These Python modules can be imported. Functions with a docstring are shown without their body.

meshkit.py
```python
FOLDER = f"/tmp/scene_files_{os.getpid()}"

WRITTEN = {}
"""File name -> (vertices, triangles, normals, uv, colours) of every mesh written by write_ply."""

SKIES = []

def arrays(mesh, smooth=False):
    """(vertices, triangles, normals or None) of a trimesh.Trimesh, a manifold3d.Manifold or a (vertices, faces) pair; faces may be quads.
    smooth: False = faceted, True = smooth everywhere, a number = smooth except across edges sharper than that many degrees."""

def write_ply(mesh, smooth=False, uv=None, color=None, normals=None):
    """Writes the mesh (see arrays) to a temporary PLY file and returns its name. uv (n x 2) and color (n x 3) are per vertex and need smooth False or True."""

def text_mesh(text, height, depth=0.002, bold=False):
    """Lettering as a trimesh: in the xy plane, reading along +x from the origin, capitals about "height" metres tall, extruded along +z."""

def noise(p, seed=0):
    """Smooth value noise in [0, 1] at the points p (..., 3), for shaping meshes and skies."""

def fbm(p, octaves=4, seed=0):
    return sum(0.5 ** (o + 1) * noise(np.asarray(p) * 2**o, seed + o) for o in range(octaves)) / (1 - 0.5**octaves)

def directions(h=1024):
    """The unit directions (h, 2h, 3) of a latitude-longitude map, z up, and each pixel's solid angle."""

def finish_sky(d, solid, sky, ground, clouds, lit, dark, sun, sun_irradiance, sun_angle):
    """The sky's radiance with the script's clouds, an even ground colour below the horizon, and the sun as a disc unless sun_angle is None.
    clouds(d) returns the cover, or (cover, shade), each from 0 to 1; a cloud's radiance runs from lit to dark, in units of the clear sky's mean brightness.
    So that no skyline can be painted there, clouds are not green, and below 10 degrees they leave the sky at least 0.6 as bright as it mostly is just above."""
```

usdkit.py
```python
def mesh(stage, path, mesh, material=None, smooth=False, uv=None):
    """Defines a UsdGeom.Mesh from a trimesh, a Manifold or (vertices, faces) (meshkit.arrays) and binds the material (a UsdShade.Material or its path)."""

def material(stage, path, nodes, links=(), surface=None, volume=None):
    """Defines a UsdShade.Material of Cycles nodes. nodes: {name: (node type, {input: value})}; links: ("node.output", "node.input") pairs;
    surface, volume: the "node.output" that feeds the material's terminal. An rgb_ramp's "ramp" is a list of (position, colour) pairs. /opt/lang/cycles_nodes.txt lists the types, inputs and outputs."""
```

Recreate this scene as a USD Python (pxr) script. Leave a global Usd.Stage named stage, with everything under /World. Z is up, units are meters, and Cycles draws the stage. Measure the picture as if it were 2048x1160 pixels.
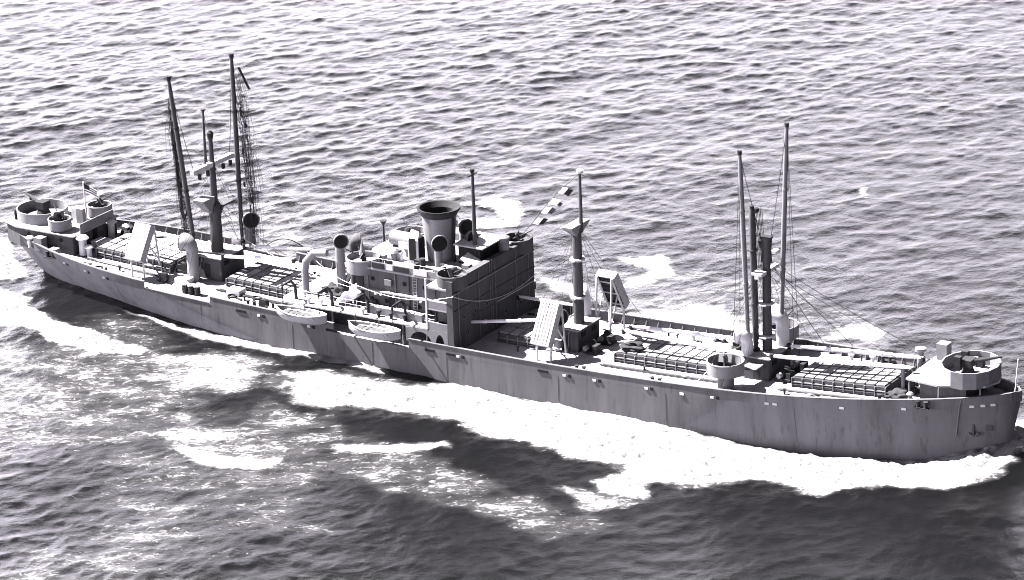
import math, random
import numpy as np, trimesh, usdkit
from pxr import Usd, UsdGeom, UsdLux, UsdShade, Sdf, Gf, Vt
from scipy.ndimage import map_coordinates
from shapely.geometry import Polygon, box as sbox

# ------------------------------------------------------------------ camera, sky, sun, exposure
stage = Usd.Stage.CreateInMemory()
UsdGeom.Xform.Define(stage, '/World')
UsdGeom.Scope.Define(stage, '/World/Looks')
CAM, YAW, PITCH, ROLL, FPX = np.array([203.60939, -309.86448, 142.08863]), 2.14218, -0.34792, -0.03615, 7000.0
EXPOSURE = 3.5
SUN_AZ, SUN_EL = math.radians(187), math.radians(52)      # azimuth counted from +x (the bow) towards +y (port)
cam = UsdGeom.Camera.Define(stage, '/World/camera')
_d = np.array([math.cos(PITCH) * math.cos(YAW), math.cos(PITCH) * math.sin(YAW), math.sin(PITCH)])
_r = np.array([math.sin(YAW), -math.cos(YAW), 0.0]); _u = np.cross(_r, _d)
_r2 = math.cos(ROLL) * _r + math.sin(ROLL) * _u; _u2 = -math.sin(ROLL) * _r + math.cos(ROLL) * _u
cam.AddTransformOp().Set(Gf.Matrix4d(*_r2, 0, *_u2, 0, *(-_d), 0, *CAM, 1))
cam.CreateHorizontalApertureAttr(36.0)
cam.CreateVerticalApertureAttr(36.0 * 580 / 1024)
cam.CreateFocalLengthAttr(36.0 * FPX / 2048)
cam.CreateClippingRangeAttr(Gf.Vec2f(1, 60000))
cam.CreateExposureAttr(EXPOSURE)
sun_dir = np.array([math.cos(SUN_EL) * math.cos(SUN_AZ), math.cos(SUN_EL) * math.sin(SUN_AZ), math.sin(SUN_EL)])
sun = UsdLux.DistantLight.Define(stage, '/World/sun')
sun.CreateIntensityAttr(1.2); sun.CreateAngleAttr(0.5); sun.CreateNormalizeAttr(True); sun.CreateColorAttr(Gf.Vec3f(1.0, 0.97, 0.95))
_z = sun_dir; _x = np.cross([0, 0, 1.0], _z); _x /= np.linalg.norm(_x); _y = np.cross(_z, _x)
sun.AddTransformOp().Set(Gf.Matrix4d(*_x, 0, *_y, 0, *_z, 0, 0, 0, 0, 1))
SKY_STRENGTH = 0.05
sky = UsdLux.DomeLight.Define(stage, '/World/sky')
ADDED_CLOUD, ADDED_CLOUD_TOP = 8.7, 0.41
# thin single-scattering sky above an unseen horizon cloud band added to light the far water, as reflections imply
sky_m = usdkit.material(stage, '/World/Looks/sky_look', {
    'sky': ('sky_texture', {'sky_type': 'single_scattering', 'sun_disc': False, 'sun_elevation': SUN_EL, 'sun_rotation': math.atan2(sun_dir[0], sun_dir[1]), 'aerosol_density': 0.6, 'air_density': 0.06}),
    'hsv': ('hsv', {'saturation': 0.12}),
    'tc': ('texture_coordinate', {}), 'xyz': ('separate_xyz', {}),
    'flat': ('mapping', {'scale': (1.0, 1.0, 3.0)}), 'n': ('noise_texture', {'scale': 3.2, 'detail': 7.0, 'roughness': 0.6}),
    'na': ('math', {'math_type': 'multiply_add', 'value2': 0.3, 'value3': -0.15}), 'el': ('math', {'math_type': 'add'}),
    'band': ('map_range', {'range_type': 'smoothstep', 'from_min': ADDED_CLOUD_TOP, 'from_max': 0.10, 'to_min': 0.0, 'to_max': 1.0, 'clamp': True}),
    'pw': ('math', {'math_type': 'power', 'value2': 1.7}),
    'dot': ('vector_math', {'math_type': 'dot_product', 'vector2': tuple(sun_dir)}),          # added band shaped brighter towards the sun, dimmer ahead to darken the bow
    'ph': ('map_range', {'range_type': 'smoothstep', 'from_min': -0.2, 'from_max': 0.8, 'to_min': 0.12 * ADDED_CLOUD, 'to_max': 2.4 * ADDED_CLOUD, 'clamp': True}),
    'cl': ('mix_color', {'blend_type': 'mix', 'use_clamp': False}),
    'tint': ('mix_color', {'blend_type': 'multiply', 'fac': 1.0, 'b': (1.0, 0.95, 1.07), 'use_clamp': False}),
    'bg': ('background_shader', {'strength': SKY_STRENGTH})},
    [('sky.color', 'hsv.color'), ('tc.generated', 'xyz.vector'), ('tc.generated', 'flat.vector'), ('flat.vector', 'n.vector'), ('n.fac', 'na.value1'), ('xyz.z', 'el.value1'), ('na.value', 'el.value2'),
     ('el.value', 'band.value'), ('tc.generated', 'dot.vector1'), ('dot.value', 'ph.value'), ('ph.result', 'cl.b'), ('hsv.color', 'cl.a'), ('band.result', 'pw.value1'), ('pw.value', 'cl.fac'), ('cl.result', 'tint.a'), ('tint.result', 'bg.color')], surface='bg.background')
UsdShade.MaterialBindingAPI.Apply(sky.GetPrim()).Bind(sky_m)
sky.GetPrim().SetCustomDataByKey('kind', 'structure')
sky.GetPrim().SetCustomDataByKey('label', 'bright hazy daylight sky above the open sea'); sky.GetPrim().SetCustomDataByKey('category', 'sky')

rng = random.Random(7)
# ------------------------------------------------------------------ materials
def paint(name, col, rough=0.6, var=0.18, scale=0.6, streak=False, rust=0.0, bump=0.0):
    c = np.array(col, float)
    nodes = {'g': ('geometry', {}), 'map': ('mapping', {'scale': (1, 1, 0.12) if streak else (1, 1, 1)}),
             'n': ('noise_texture', {'scale': scale, 'detail': 6.0, 'roughness': 0.65}),
             'r': ('rgb_ramp', {'ramp': [(0.25, tuple(c * (1 - var))), (0.5, tuple(c)), (0.75, tuple(c * (1 + var)))]}),
             'n2': ('noise_texture', {'scale': scale * 6, 'detail': 4.0, 'roughness': 0.6}),
             'r2': ('rgb_ramp', {'ramp': [(0.55, (0, 0, 0)), (0.75, (1, 1, 1))]}),
             'mf': ('math', {'math_type': 'multiply', 'value2': rust}),
             'mix': ('mix_color', {'blend_type': 'mix', 'b': tuple(c * 0.35)}),
             'p': ('principled_bsdf', {'roughness': rough, 'specular_ior_level': 0.06})}
    links = [('g.position', 'map.vector'), ('map.vector', 'n.vector'), ('map.vector', 'n2.vector'), ('n.fac', 'r.fac'), ('n2.fac', 'r2.fac'),
             ('r2.color', 'mf.value1'), ('mf.value', 'mix.fac'), ('r.color', 'mix.a'), ('mix.result', 'p.base_color')]
    if bump:
        nodes['b'] = ('bump', {'strength': bump, 'distance': 0.05}); links += [('n2.fac', 'b.height'), ('b.normal', 'p.normal')]
    return usdkit.material(stage, '/World/Looks/' + name, nodes, links, surface='p.BSDF')
T = lambda v: (v, v * 0.975, v * 1.06)       # the faint violet of the print
M = dict(
    hull=paint('hull_paint', T(0.078), 0.75, 0.30, 0.35, True, 0.6),
    house=paint('shaded_house_paint', T(0.05), 0.8, 0.28, 0.5, True, 0.55),  # darker than the side paint: shade of the fronts is put into the colour
    deck=paint('deck_paint', T(0.22), 0.75, 0.16, 0.5, False, 0.35),
    grey=paint('grey_paint', T(0.125), 0.75, 0.15, 0.8, False, 0.3),
    mast=paint('mast_paint', T(0.045), 0.75, 0.15, 0.6, True, 0.3),
    dark=paint('dark_steel', T(0.022), 0.8, 0.25, 1.5),
    black=paint('black_gap', T(0.012), 0.8, 0.2, 1.5),
    canvas=paint('canvas', T(0.36), 0.9, 0.12, 2.0, False, 0.15),
    white=paint('white_paint', T(0.55), 0.6, 0.08, 1.5, False, 0.15),
    wood=paint('boom_paint', T(0.11), 0.6, 0.15, 1.0),
    rope=paint('rope', T(0.025), 0.9, 0.2, 4.0),
    tarp=paint('hatch_tarpaulin', T(0.13), 0.9, 0.3, 1.2, False, 0.3),
    boat=paint('boat_paint', T(0.16), 0.6, 0.12, 1.5, False, 0.2),
    raft=paint('raft_wood', T(0.23), 0.8, 0.15, 1.5, False, 0.25),
)
M['flag_white'] = usdkit.material(stage, '/World/Looks/flag_cloth', {'d': ('diffuse_bsdf', {'color': (.7, .69, .72)}), 't': ('translucent_bsdf', {'color': (.7, .69, .72)}), 'm': ('mix_closure', {'fac': .5})},
    [('d.BSDF', 'm.closure1'), ('t.BSDF', 'm.closure2')], surface='m.closure')
# ------------------------------------------------------------------ prim helpers
USED = {}
def numbered(parent, name):
    k = USED.get((parent, name), 0); USED[(parent, name)] = k + 1
    return name if k == 0 else f'{name}_{k:03d}'
def tag(p, label=None, cat=None, group=None, kind=None):
    p = p.GetPrim() if hasattr(p, 'GetPrim') else p
    for k, v in (('label', label), ('category', cat), ('group', group), ('kind', kind)):
        if v: p.SetCustomDataByKey(k, v)
    return p
def thing(name, label, cat, loc=(0, 0, 0), group=None):
    x = UsdGeom.Xform.Define(stage, '/World/' + numbered('/World', name)); x.AddTranslateOp().Set(Gf.Vec3d(*map(float, loc)))
    return tag(x, label, cat, group)
def part(parent, name, mesh, mat, smooth=30, label=None, kind=None):
    pp = str(parent.GetPath()) if parent is not None else '/World'
    m = mesh.done() if isinstance(mesh, G) else mesh
    o = usdkit.mesh(stage, pp + '/' + numbered(pp, name), m, M[mat] if isinstance(mat, str) else mat, smooth=smooth).GetPrim()
    return tag(o, label, None, None, kind)
def grid_faces(nu, nv, wrap=False):
    i = np.arange(nu - (0 if wrap else 1))[:, None]; j = np.arange(nv - 1)[None]
    a = i * nv + j; b = ((i + 1) % nu) * nv + j
    return np.stack([a, b, b + 1, a + 1], -1).reshape(-1, 4)
def loose(name, mesh, mat, label, cat, group, smooth=30):
    "a single-mesh thing that could be lifted off the ship"
    return tag(part(None, name, mesh, mat, smooth), label, cat, group)
class G:
    "collects shapes into one mesh"
    def __init__(s): s.m = []
    def add(s, v, f):
        f = np.asarray(f)
        if f.shape[1] == 4: f = np.vstack([f[:, [0, 1, 2]], f[:, [0, 2, 3]]])
        s.m.append((np.asarray(v, float), f)); return s
    def tm(s, t): return s.add(t.vertices, t.faces)
    def box(s, x0, x1, y0, y1, z0, z1):
        t = trimesh.creation.box([x1 - x0, y1 - y0, z1 - z0]); t.apply_translation([(x0 + x1) / 2, (y0 + y1) / 2, (z0 + z1) / 2]); return s.tm(t)
    def obox(s, c, ax, ay, az, sx, sy, sz):
        t = trimesh.creation.box([sx, sy, sz]); R = np.stack([ax, ay, az], 1)
        return s.add(t.vertices @ R.T + np.asarray(c, float), t.faces)
    def tube(s, pts, r, n=10, caps=True):
        P = np.asarray(pts, float); K = len(P); R = np.broadcast_to(np.asarray(r, float), (K,))
        t = np.gradient(P, axis=0); t /= np.linalg.norm(t, axis=1, keepdims=True) + 1e-12
        ref = np.array([0, 0, 1.0]) if abs(t[0, 2]) < 0.9 else np.array([1.0, 0, 0])
        a = np.linspace(0, 2 * np.pi, n, endpoint=False); V = []
        u = np.cross(ref, t[0]); u /= np.linalg.norm(u)
        for k in range(K):
            u = u - t[k] * (u @ t[k]); u /= np.linalg.norm(u) + 1e-12; w = np.cross(t[k], u)
            V.append(P[k] + R[k] * (np.cos(a)[:, None] * u + np.sin(a)[:, None] * w))
        V = np.vstack(V); F = []
        for k in range(K - 1):
            for i in range(n):
                j = (i + 1) % n; F += [[k * n + i, k * n + j, (k + 1) * n + j], [k * n + i, (k + 1) * n + j, (k + 1) * n + i]]
        if caps:
            c0, c1 = len(V), len(V) + 1; V = np.vstack([V, P[0], P[-1]])
            for i in range(n):
                j = (i + 1) % n; F += [[c0, j, i], [c1, (K - 1) * n + i, (K - 1) * n + j]]
        return s.add(V, F)
    def cyl(s, x, y, z0, z1, r, r1=None, n=14): return s.tube([(x, y, z0), (x, y, z1)], [r, r if r1 is None else r1], n)
    def lathe(s, prof, c=(0, 0, 0), n=28, sx=1.0, sy=1.0):
        prof = np.asarray(prof, float); a = np.linspace(0, 2 * np.pi, n, endpoint=False)
        V = np.stack([prof[None, :, 0] * np.cos(a)[:, None] * sx + c[0], prof[None, :, 0] * np.sin(a)[:, None] * sy + c[1], np.broadcast_to(prof[None, :, 1] + c[2], (n, len(prof)))], -1)
        return s.add(V.reshape(-1, 3), grid_faces(n, len(prof), True))
    def prism(s, poly, z0, z1):
        t = trimesh.creation.extrude_polygon(poly if isinstance(poly, Polygon) else Polygon(poly), z1 - z0); t.apply_translation([0, 0, z0]); return s.tm(t)
    def plate(s, poly, o, ax, ay, th):
        "a shapely polygon in the plane of ax, ay at o, extruded by th along ax x ay"
        t = trimesh.creation.extrude_polygon(poly, th); ax, ay = np.asarray(ax, float), np.asarray(ay, float)
        R = np.stack([ax, ay, np.cross(ax, ay)], 1)
        return s.add(t.vertices @ R.T + np.asarray(o, float), t.faces)
    def done(s):
        o = 0; V = []; F = []
        for v, f in s.m: V.append(v); F.append(f + o); o += len(v)
        return (np.vstack(V), np.vstack(F))

# ------------------------------------------------------------------ hull form
F0, SF, SA = 3.08, 3.18, 1.79
def dk(x):
    x = np.asarray(x, float); return F0 + np.where(x > 0, SF * (np.clip(x, 0, 99) / 63.5) ** 2, SA * (np.clip(-x, 0, 99) / 64) ** 2)
def dc(x, y=0): return float(dk(x)) + 0.28 * (1 - min(1, (y / 8.69) ** 2))
def ends(q):
    q = np.asarray(q, float); qa = np.clip(q, 0, 2)
    return -63.6 - 4.7 * np.minimum(qa, 1.25) ** 0.75, 64.9 + 1.4 * q
def hb(x, q):
    xs, xb = ends(q); qq = np.clip(q, 0, 1.3)
    xf, pf = 26 + 2 * qq, 2.15 + 0.55 * qq; xa, pa = -22 - 14 * qq, 1.8 + 0.7 * qq
    f = np.clip((x - xf) / (xb - xf), 0, 1) ** pf; a = np.clip((xa - x) / (xa - xs), 0, 1) ** pa
    return 8.69 * np.sqrt(np.clip((1 - f) * (1 - a), 0, 1)) ** (2 - 0.55 * np.clip((np.abs(x) - 45) / 20, 0, 1))
NS = 241
_s = np.linspace(0, 1, NS); SS = np.clip(0.5 - 0.5 * np.cos(np.pi * _s), 0, 1) * 0.6 + _s * 0.4
def section(q, z=None):
    xs, xb = ends(q); X = xs + (xb - xs) * SS; Y = hb(X, q); Z = dk(X) * q if z is None else np.full(NS, z)
    return X, Y, Z
ship = thing('cargo_ship', 'long grey cargo ship with three masts and one funnel steaming through the sea', 'ship')
SHIP = ship
g = G()
for sgn in (-1, 1):
    V = []
    for q, z in ((-0.6, -3.0), (-0.3, -1.2), (0, 0), (.12, None), (.25, None), (.4, None), (.55, None), (.7, None), (.85, None), (1.0, None)):
        X, Y, Z = section(q if q > 0 else 0.0, z)
        if q < 0: X = X * 0.985 + 0.2
        V.append(np.stack([X, sgn * Y, Z], 1))
    V = np.stack(V, 1).reshape(-1, 3); F = grid_faces(NS, 10)
    g.add(V, F if sgn < 0 else F[:, ::-1])
hull = part(ship, 'hull', g, 'hull', smooth=40)
# deck
X, Y, Z = section(1.0)
cols = np.linspace(-1, 1, 13)
V = np.stack([np.repeat(X[:, None], 13, 1), Y[:, None] * cols, Z[:, None] + 0.28 * (1 - (Y[:, None] * cols / 8.69) ** 2) - 0.28 * (1 - (Y[:, None] / 8.69) ** 2) * 1.0 - 0.03], -1)
deck_part = part(ship, 'main_deck', G().add(V.reshape(-1, 3), grid_faces(NS, 13)[:, ::-1]), 'deck', smooth=40)
# bulwark runs: outline of the deck edge
def edge(x, sgn, q=1.0):
    return sgn * float(hb(np.array(x), q))
def run(x0, x1, sgn, h=1.05, cap=True):
    X = np.unique(np.concatenate([np.linspace(x0, x1, max(3, int(abs(x1 - x0) / 0.8))), ]))
    g = G(); q1 = 1.0
    zb = dk(X) - 0.02; hh = np.broadcast_to(h, X.shape)
    qt = 1 + hh / dk(X)
    yo0 = np.array([edge(x, sgn) for x in X]); yo1 = np.array([sgn * float(hb(np.array(x), 1 + 0.5 * (q - 1))) for x, q in zip(X, qt)])
    yi0 = yo0 - sgn * np.minimum(0.1, abs(yo0)); yi1 = yo1 - sgn * np.minimum(0.1, abs(yo1)); yc = yo1 - sgn * np.minimum(0.28, abs(yo1)); ye = yo1 + sgn * 0.05
    zt = zb + hh
    rows = [(X, yo0, zb), (X, yo1, zt), (X, ye, zt), (X, ye, zt + .08), (X, yc, zt + .08), (X, yc, zt), (X, yi1, zt), (X, yi0, zb)]
    V = np.stack([np.stack(r, 1) for r in rows], 1)
    g.add(V.reshape(-1, 3), grid_faces(len(X), 8) if sgn < 0 else grid_faces(len(X), 8)[:, ::-1])
    for k in (0, -1):
        g.add(V[k], [[0, 1, 6], [0, 6, 7]] if (k == 0) == (sgn < 0) else [[0, 6, 1], [0, 7, 6]])
    return g
XB1, XS1 = 65.7, -67.3
for sgn in (-1, 1):
    aft = part(ship, 'bulwark', run(XS1, -41.2, sgn), 'hull')
    mid = part(ship, 'bulwark', run(-31.6, -14.2, sgn), 'hull')
    low = part(ship, 'bulwark', run(-41.1, -31.7, sgn, 0.28), 'hull')
    fwd = part(ship, 'bulwark', run(-4.0, XB1, sgn), 'hull')
    st = ([(aft, -66.5, -42), (mid, -31, -15), (fwd, 9, 65.0)])
    for par, a, b in st:
        n = int((b - a) / 1.55)
        for k in range(n + 1):
            x = a + (b - a) * k / n; y = edge(x, sgn); zb = float(dk(x))
            if abs(y) < 0.6: continue
            yi = y - sgn * 0.1
            poly = Polygon([(0, 0), (0.45, 0), (0.1, 0.98), (0, 0.98)])
            part(par, 'stanchion', G().plate(poly, (x + 0.03 * sgn, yi, zb), (0, -sgn, 0), (0, 0, 1), 0.06 ), 'grey' if sgn > 0 else 'hull', smooth=False)
# bow and stern closing pieces of the bulwark
for xe, x2 in ((XB1, 66.42), (XS1, -68.3)):
    y = float(hb(np.array(xe), 1.0)); zb = float(dk(xe)) - .02
    if xe > 0: pts = [(xe, -y), (x2, 0), (xe, y)]
    else:
        a = np.linspace(-np.pi / 2, np.pi / 2, 9); pts = [(xe - abs(x2 - xe) * math.cos(t), y * math.sin(t)) for t in a]
    P = np.array(pts); I = P * 1.0; I[:, 0] -= np.sign(xe) * 0.12
    part(ship, 'bulwark', G().add(np.vstack([np.c_[P, np.full(len(P), zb)], np.c_[P, np.full(len(P), zb + 1.13)], np.c_[I, np.full(len(P), zb + 1.13)], np.c_[I, np.full(len(P), zb)]]),
         [[r * len(P) + i, r * len(P) + i + 1, (r + 1) * len(P) + i + 1, (r + 1) * len(P) + i] for r in range(3) for i in range(len(P) - 1)]), 'hull')
# hull fittings: freeing ports, scuppers, pads
def on_hull(x, z, sgn=-1, out=0.03):
    q = z / float(dk(x)); y = sgn * float(hb(np.array(x), min(max(q, 0), 1.0))); return np.array([x, y + sgn * out, z])
def hull_patch(x, dz, w, h, mat, name, sgn=-1):
    z = float(dk(x)) + dz; e = 0.3
    a, b = on_hull(x - e, z, sgn), on_hull(x + e, z, sgn); t = (b - a) / np.linalg.norm(b - a); up = np.array([0, 0, 1.0]); nn = np.cross(t, up)
    part(hull, name, G().obox(on_hull(x, z, sgn, 0.0), t, nn, up, w, 0.12, h), mat, smooth=False)
for x, w in ((-14.5, 1.5), (-27.2, 1.4), (-1.2, 1.3), (1.6, 1.2), (13.6, 1.3)):
    if w: hull_patch(x, 0.18, w, 0.26, 'black', 'freeing_port')
for x in (-54.0, -50.2, -47.0, -24.0, -17.0, 3.2, 17.0, 20.8, 27.3, 35.3):
    hull_patch(x, 0.12, 0.35, 0.35, 'black', 'scupper'); hull_patch(x - 0.65, 0.1, 0.4, 0.26, 'canvas', 'scupper_pad')
for x in (41.0, 41.9, 49.2, 55.6, 62.2, 63.2, 64.1, 31.0):
    hull_patch(x, 0.05, 0.5, 0.26, 'canvas', 'fairlead_plate')
hull_patch(63.6, -2.6, 0.7, 0.7, 'house', 'hawse_pipe')
for x in (-46, -33, -20, -9.0, 1.0, 15.5, 29.0, 44.0):      # plate butts that stand out on the side
    P = np.array([on_hull(x, z, -1, 0.012) for z in np.linspace(0.3, float(dk(x)) - 0.1, 6)])
    part(hull, 'plate_seam', G().tube(P, 0.014, 4), 'house')
ch = [on_hull(61.2 - 0.1 * k, float(dk(61)) + 0.9 - 0.62 * k, -1, 0.08) for k in range(8)]
part(hull, 'anchor_chain', G().tube(ch, 0.05, 6), 'tarp', label='pale chain hanging down the bow')
an = on_hull(62.2, float(dk(62)) - 3.4, -1, 0.2)
part(hull, 'anchor', G().tube([an, an + (0, 0, 1.4)], 0.12).tube([an + (-.7, 0, .5), an, an + (.7, 0, .5)], 0.12), 'house')

# ------------------------------------------------------------------ hatches
def hatch(x0, x1, w=3.05, nx=8, h=0.95):
    zb0, zb1 = float(dk(x0)) + .1, float(dk(x1)) + .1; zt0, zt1 = float(dk(x0)) + 0.28 + h, float(dk(x1)) + 0.28 + h
    g = G(); th = 0.12
    def wall(a, b):
        (xa, ya), (xb, yb) = a, b; L = math.hypot(xb - xa, yb - ya); nx_, ny_ = (yb - ya) / L * th, -(xb - xa) / L * th
        f = lambda x, t: (zb0 + (zb1 - zb0) * (x - x0) / (x1 - x0)) if t == 0 else (zt0 + (zt1 - zt0) * (x - x0) / (x1 - x0))
        V = [(xa, ya, f(xa, 0)), (xb, yb, f(xb, 0)), (xb, yb, f(xb, 1)), (xa, ya, f(xa, 1)), (xa - nx_, ya - ny_, f(xa, 0)), (xb - nx_, yb - ny_, f(xb, 0)), (xb - nx_, yb - ny_, f(xb, 1)), (xa - nx_, ya - ny_, f(xa, 1))]
        g.add(V, [[0, 1, 2, 3], [5, 4, 7, 6], [3, 2, 6, 7], [1, 0, 4, 5], [4, 0, 3, 7], [1, 5, 6, 2]])
    wall((x0, -w), (x1, -w)); wall((x1, -w), (x1, w)); wall((x1, w), (x0, w)); wall((x0, w), (x0, -w))
    hp = part(SHIP, 'hatch', g, 'house', smooth=False)
    zt = lambda x: zt0 + (zt1 - zt0) * (x - x0) / (x1 - x0)
    for s in (-1, 1):       # horizontal coaming stiffener and vertical stays
        V = []
        for rail_z in (0.45, 0.72):
            part(hp, 'coaming_rail', G().tube([(x0, s * (w + .07), zt(x0) - rail_z), (x1, s * (w + .07), zt(x1) - rail_z)], 0.06, 6), 'tarp' if rail_z < .5 else 'house')
        for k in range(nx + 1):
            x = x0 + (x1 - x0) * k / nx
            part(hp, 'coaming_stay', G().box(x - .05, x + .05, s * w - .14 + (s > 0) * .12, s * w + .14 - (s < 0) * .12 + .02, zt(x) - 1.0, zt(x) - .02), 'grey', smooth=False)
    tilt = (zt1 - zt0) / (x1 - x0); ax = np.array([1, 0, tilt]); ax /= np.linalg.norm(ax); ay = np.array([0, 1.0, 0]); az = np.cross(ax, ay)
    dx = (x1 - x0 - .2) / nx; r3 = 2 * (w - .1) / 3
    for i in range(nx):
        for j in range(3):
            cx, cy = x0 + .1 + dx * (i + .5), -w + .1 + r3 * (j + .5)
            part(hp, 'hatch_board', G().obox((cx, cy, zt(cx) + .07 + rng.uniform(-.025, .025)), ax, ay, az, dx - .2, r3 - .24, .2), rng.choice(['tarp', 'tarp', 'tarp', 'boat', 'grey']), smooth=False)
    part(hp, 'hatch_void', G().obox(((x0 + x1) / 2, 0, zt((x0 + x1) / 2) - .12), ax, ay, az, x1 - x0 - .3, 2 * w - .3, .1), 'black', smooth=False)
    return hp
hatch(41.3, 52.3, nx=9); hatch(19.4, 31.0, nx=9); hatch(4.2, 9.6, nx=4); hatch(-33.3, -23.6, nx=8); hatch(-52.6, -41.6, nx=9)

# ------------------------------------------------------------------ fittings builders
def winch(x, y, z, rz=0.0):
    c, s = math.cos(rz), math.sin(rz); R = lambda dx, dy, dz: (x + c * dx - s * dy, y + s * dx + c * dy, z + dz)
    b = part(SHIP, 'winch', G().obox(R(0, 0, .15), (c, s, 0), (-s, c, 0), (0, 0, 1), 1.6, 1.5, .3).obox(R(-.5, 0, .6), (c, s, 0), (-s, c, 0), (0, 0, 1), .5, 1.1, .7), 'dark', smooth=False)
    part(b, 'drum', G().tube([R(.3, -.5, .75), R(.3, .5, .75)], .34, 12), 'rope')
    part(b, 'gypsy_head', G().tube([R(.3, .75, .75), R(.3, .95, .75), R(.3, 1.15, .75)], [.3, .2, .3], 12), 'grey')
    part(b, 'gear_wheel', G().tube([R(.3, -.62, .75), R(.3, -.72, .75)], .55, 16), 'dark')
def cowl(x, y, z0, z1, r, ang, rm=None, mat='grey'):
    "ventilator: column with a bell mouth facing ang"
    rm = rm or r * 1.7; d = np.array([math.cos(ang), math.sin(ang), 0])
    P, R = [(x, y, z0)], [r]
    for t in np.linspace(0, np.pi / 2, 7):
        P.append(np.array([x, y, z1 - r * 1.3]) + d * (1 - math.cos(t)) * r * 1.2 + np.array([0, 0, 1]) * math.sin(t) * r * 1.3); R.append(r + (rm - r) * (t / (np.pi / 2)) ** 1.5)
    end = np.array(P[-1]); P.append(end + d * r * .5); R.append(rm)
    b = part(SHIP, 'ventilator', G().tube(P, R, 16), mat)
    part(b, 'cowl_mouth', G().tube([end + d * r * .5, end + d * (r * .5 + .03)], [rm * .9, rm * .9], 18), 'black', smooth=False)
    part(b, 'cowl_rim', G().tube([end + d * r * .5 + rm * (math.cos(a) * np.cross(d, (0, 0, 1)) + math.sin(a) * np.array([0, 0, 1])) for a in np.linspace(0, 2 * np.pi, 19)], .06, 6), mat)
def mushroom(x, y, z, h, r, mat='grey'):
    b = part(SHIP, 'mushroom_vent', G().cyl(x, y, z, z + h, r * .6).lathe([(0, h + .5 * r), (r * .6, h + .42 * r), (r, h), (r * .95, h - .1), (0, h - .1)], (x, y, z)), mat)
def tub(x, y, zf, r, h, zb=None, rp=0.8, mat='grey', gun='small', ang=0.0, n=28, label=None):
    prof = [(0, 0), (r, 0), (r + .03, h), (r - .09, h), (r - .09, .12), (0, .12)]
    b = part(SHIP, 'gun_tub', G().lathe(prof, (x, y, zf), n), mat, label=label)
    part(b, 'tub_rim', G().tube([(x + (r - .03) * math.cos(a), y + (r - .03) * math.sin(a), zf + h) for a in np.linspace(0, 2 * np.pi, 33)], .09, 6), mat)
    if zb is not None: part(b, 'pedestal', G().cyl(x, y, zb, zf, rp, n=20), mat)
    for k in range(4):
        a = k * np.pi / 2 + .5
        part(b, 'ready_locker', G().obox((x + (r - .42) * math.cos(a), y + (r - .42) * math.sin(a), zf + .5), (math.cos(a), math.sin(a), 0), (-math.sin(a), math.cos(a), 0), (0, 0, 1), .45, .8, .75), 'dark' if k % 2 else 'grey', smooth=False)
    if gun: light_gun(x, y, zf + .1, ang)
    return b
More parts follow.
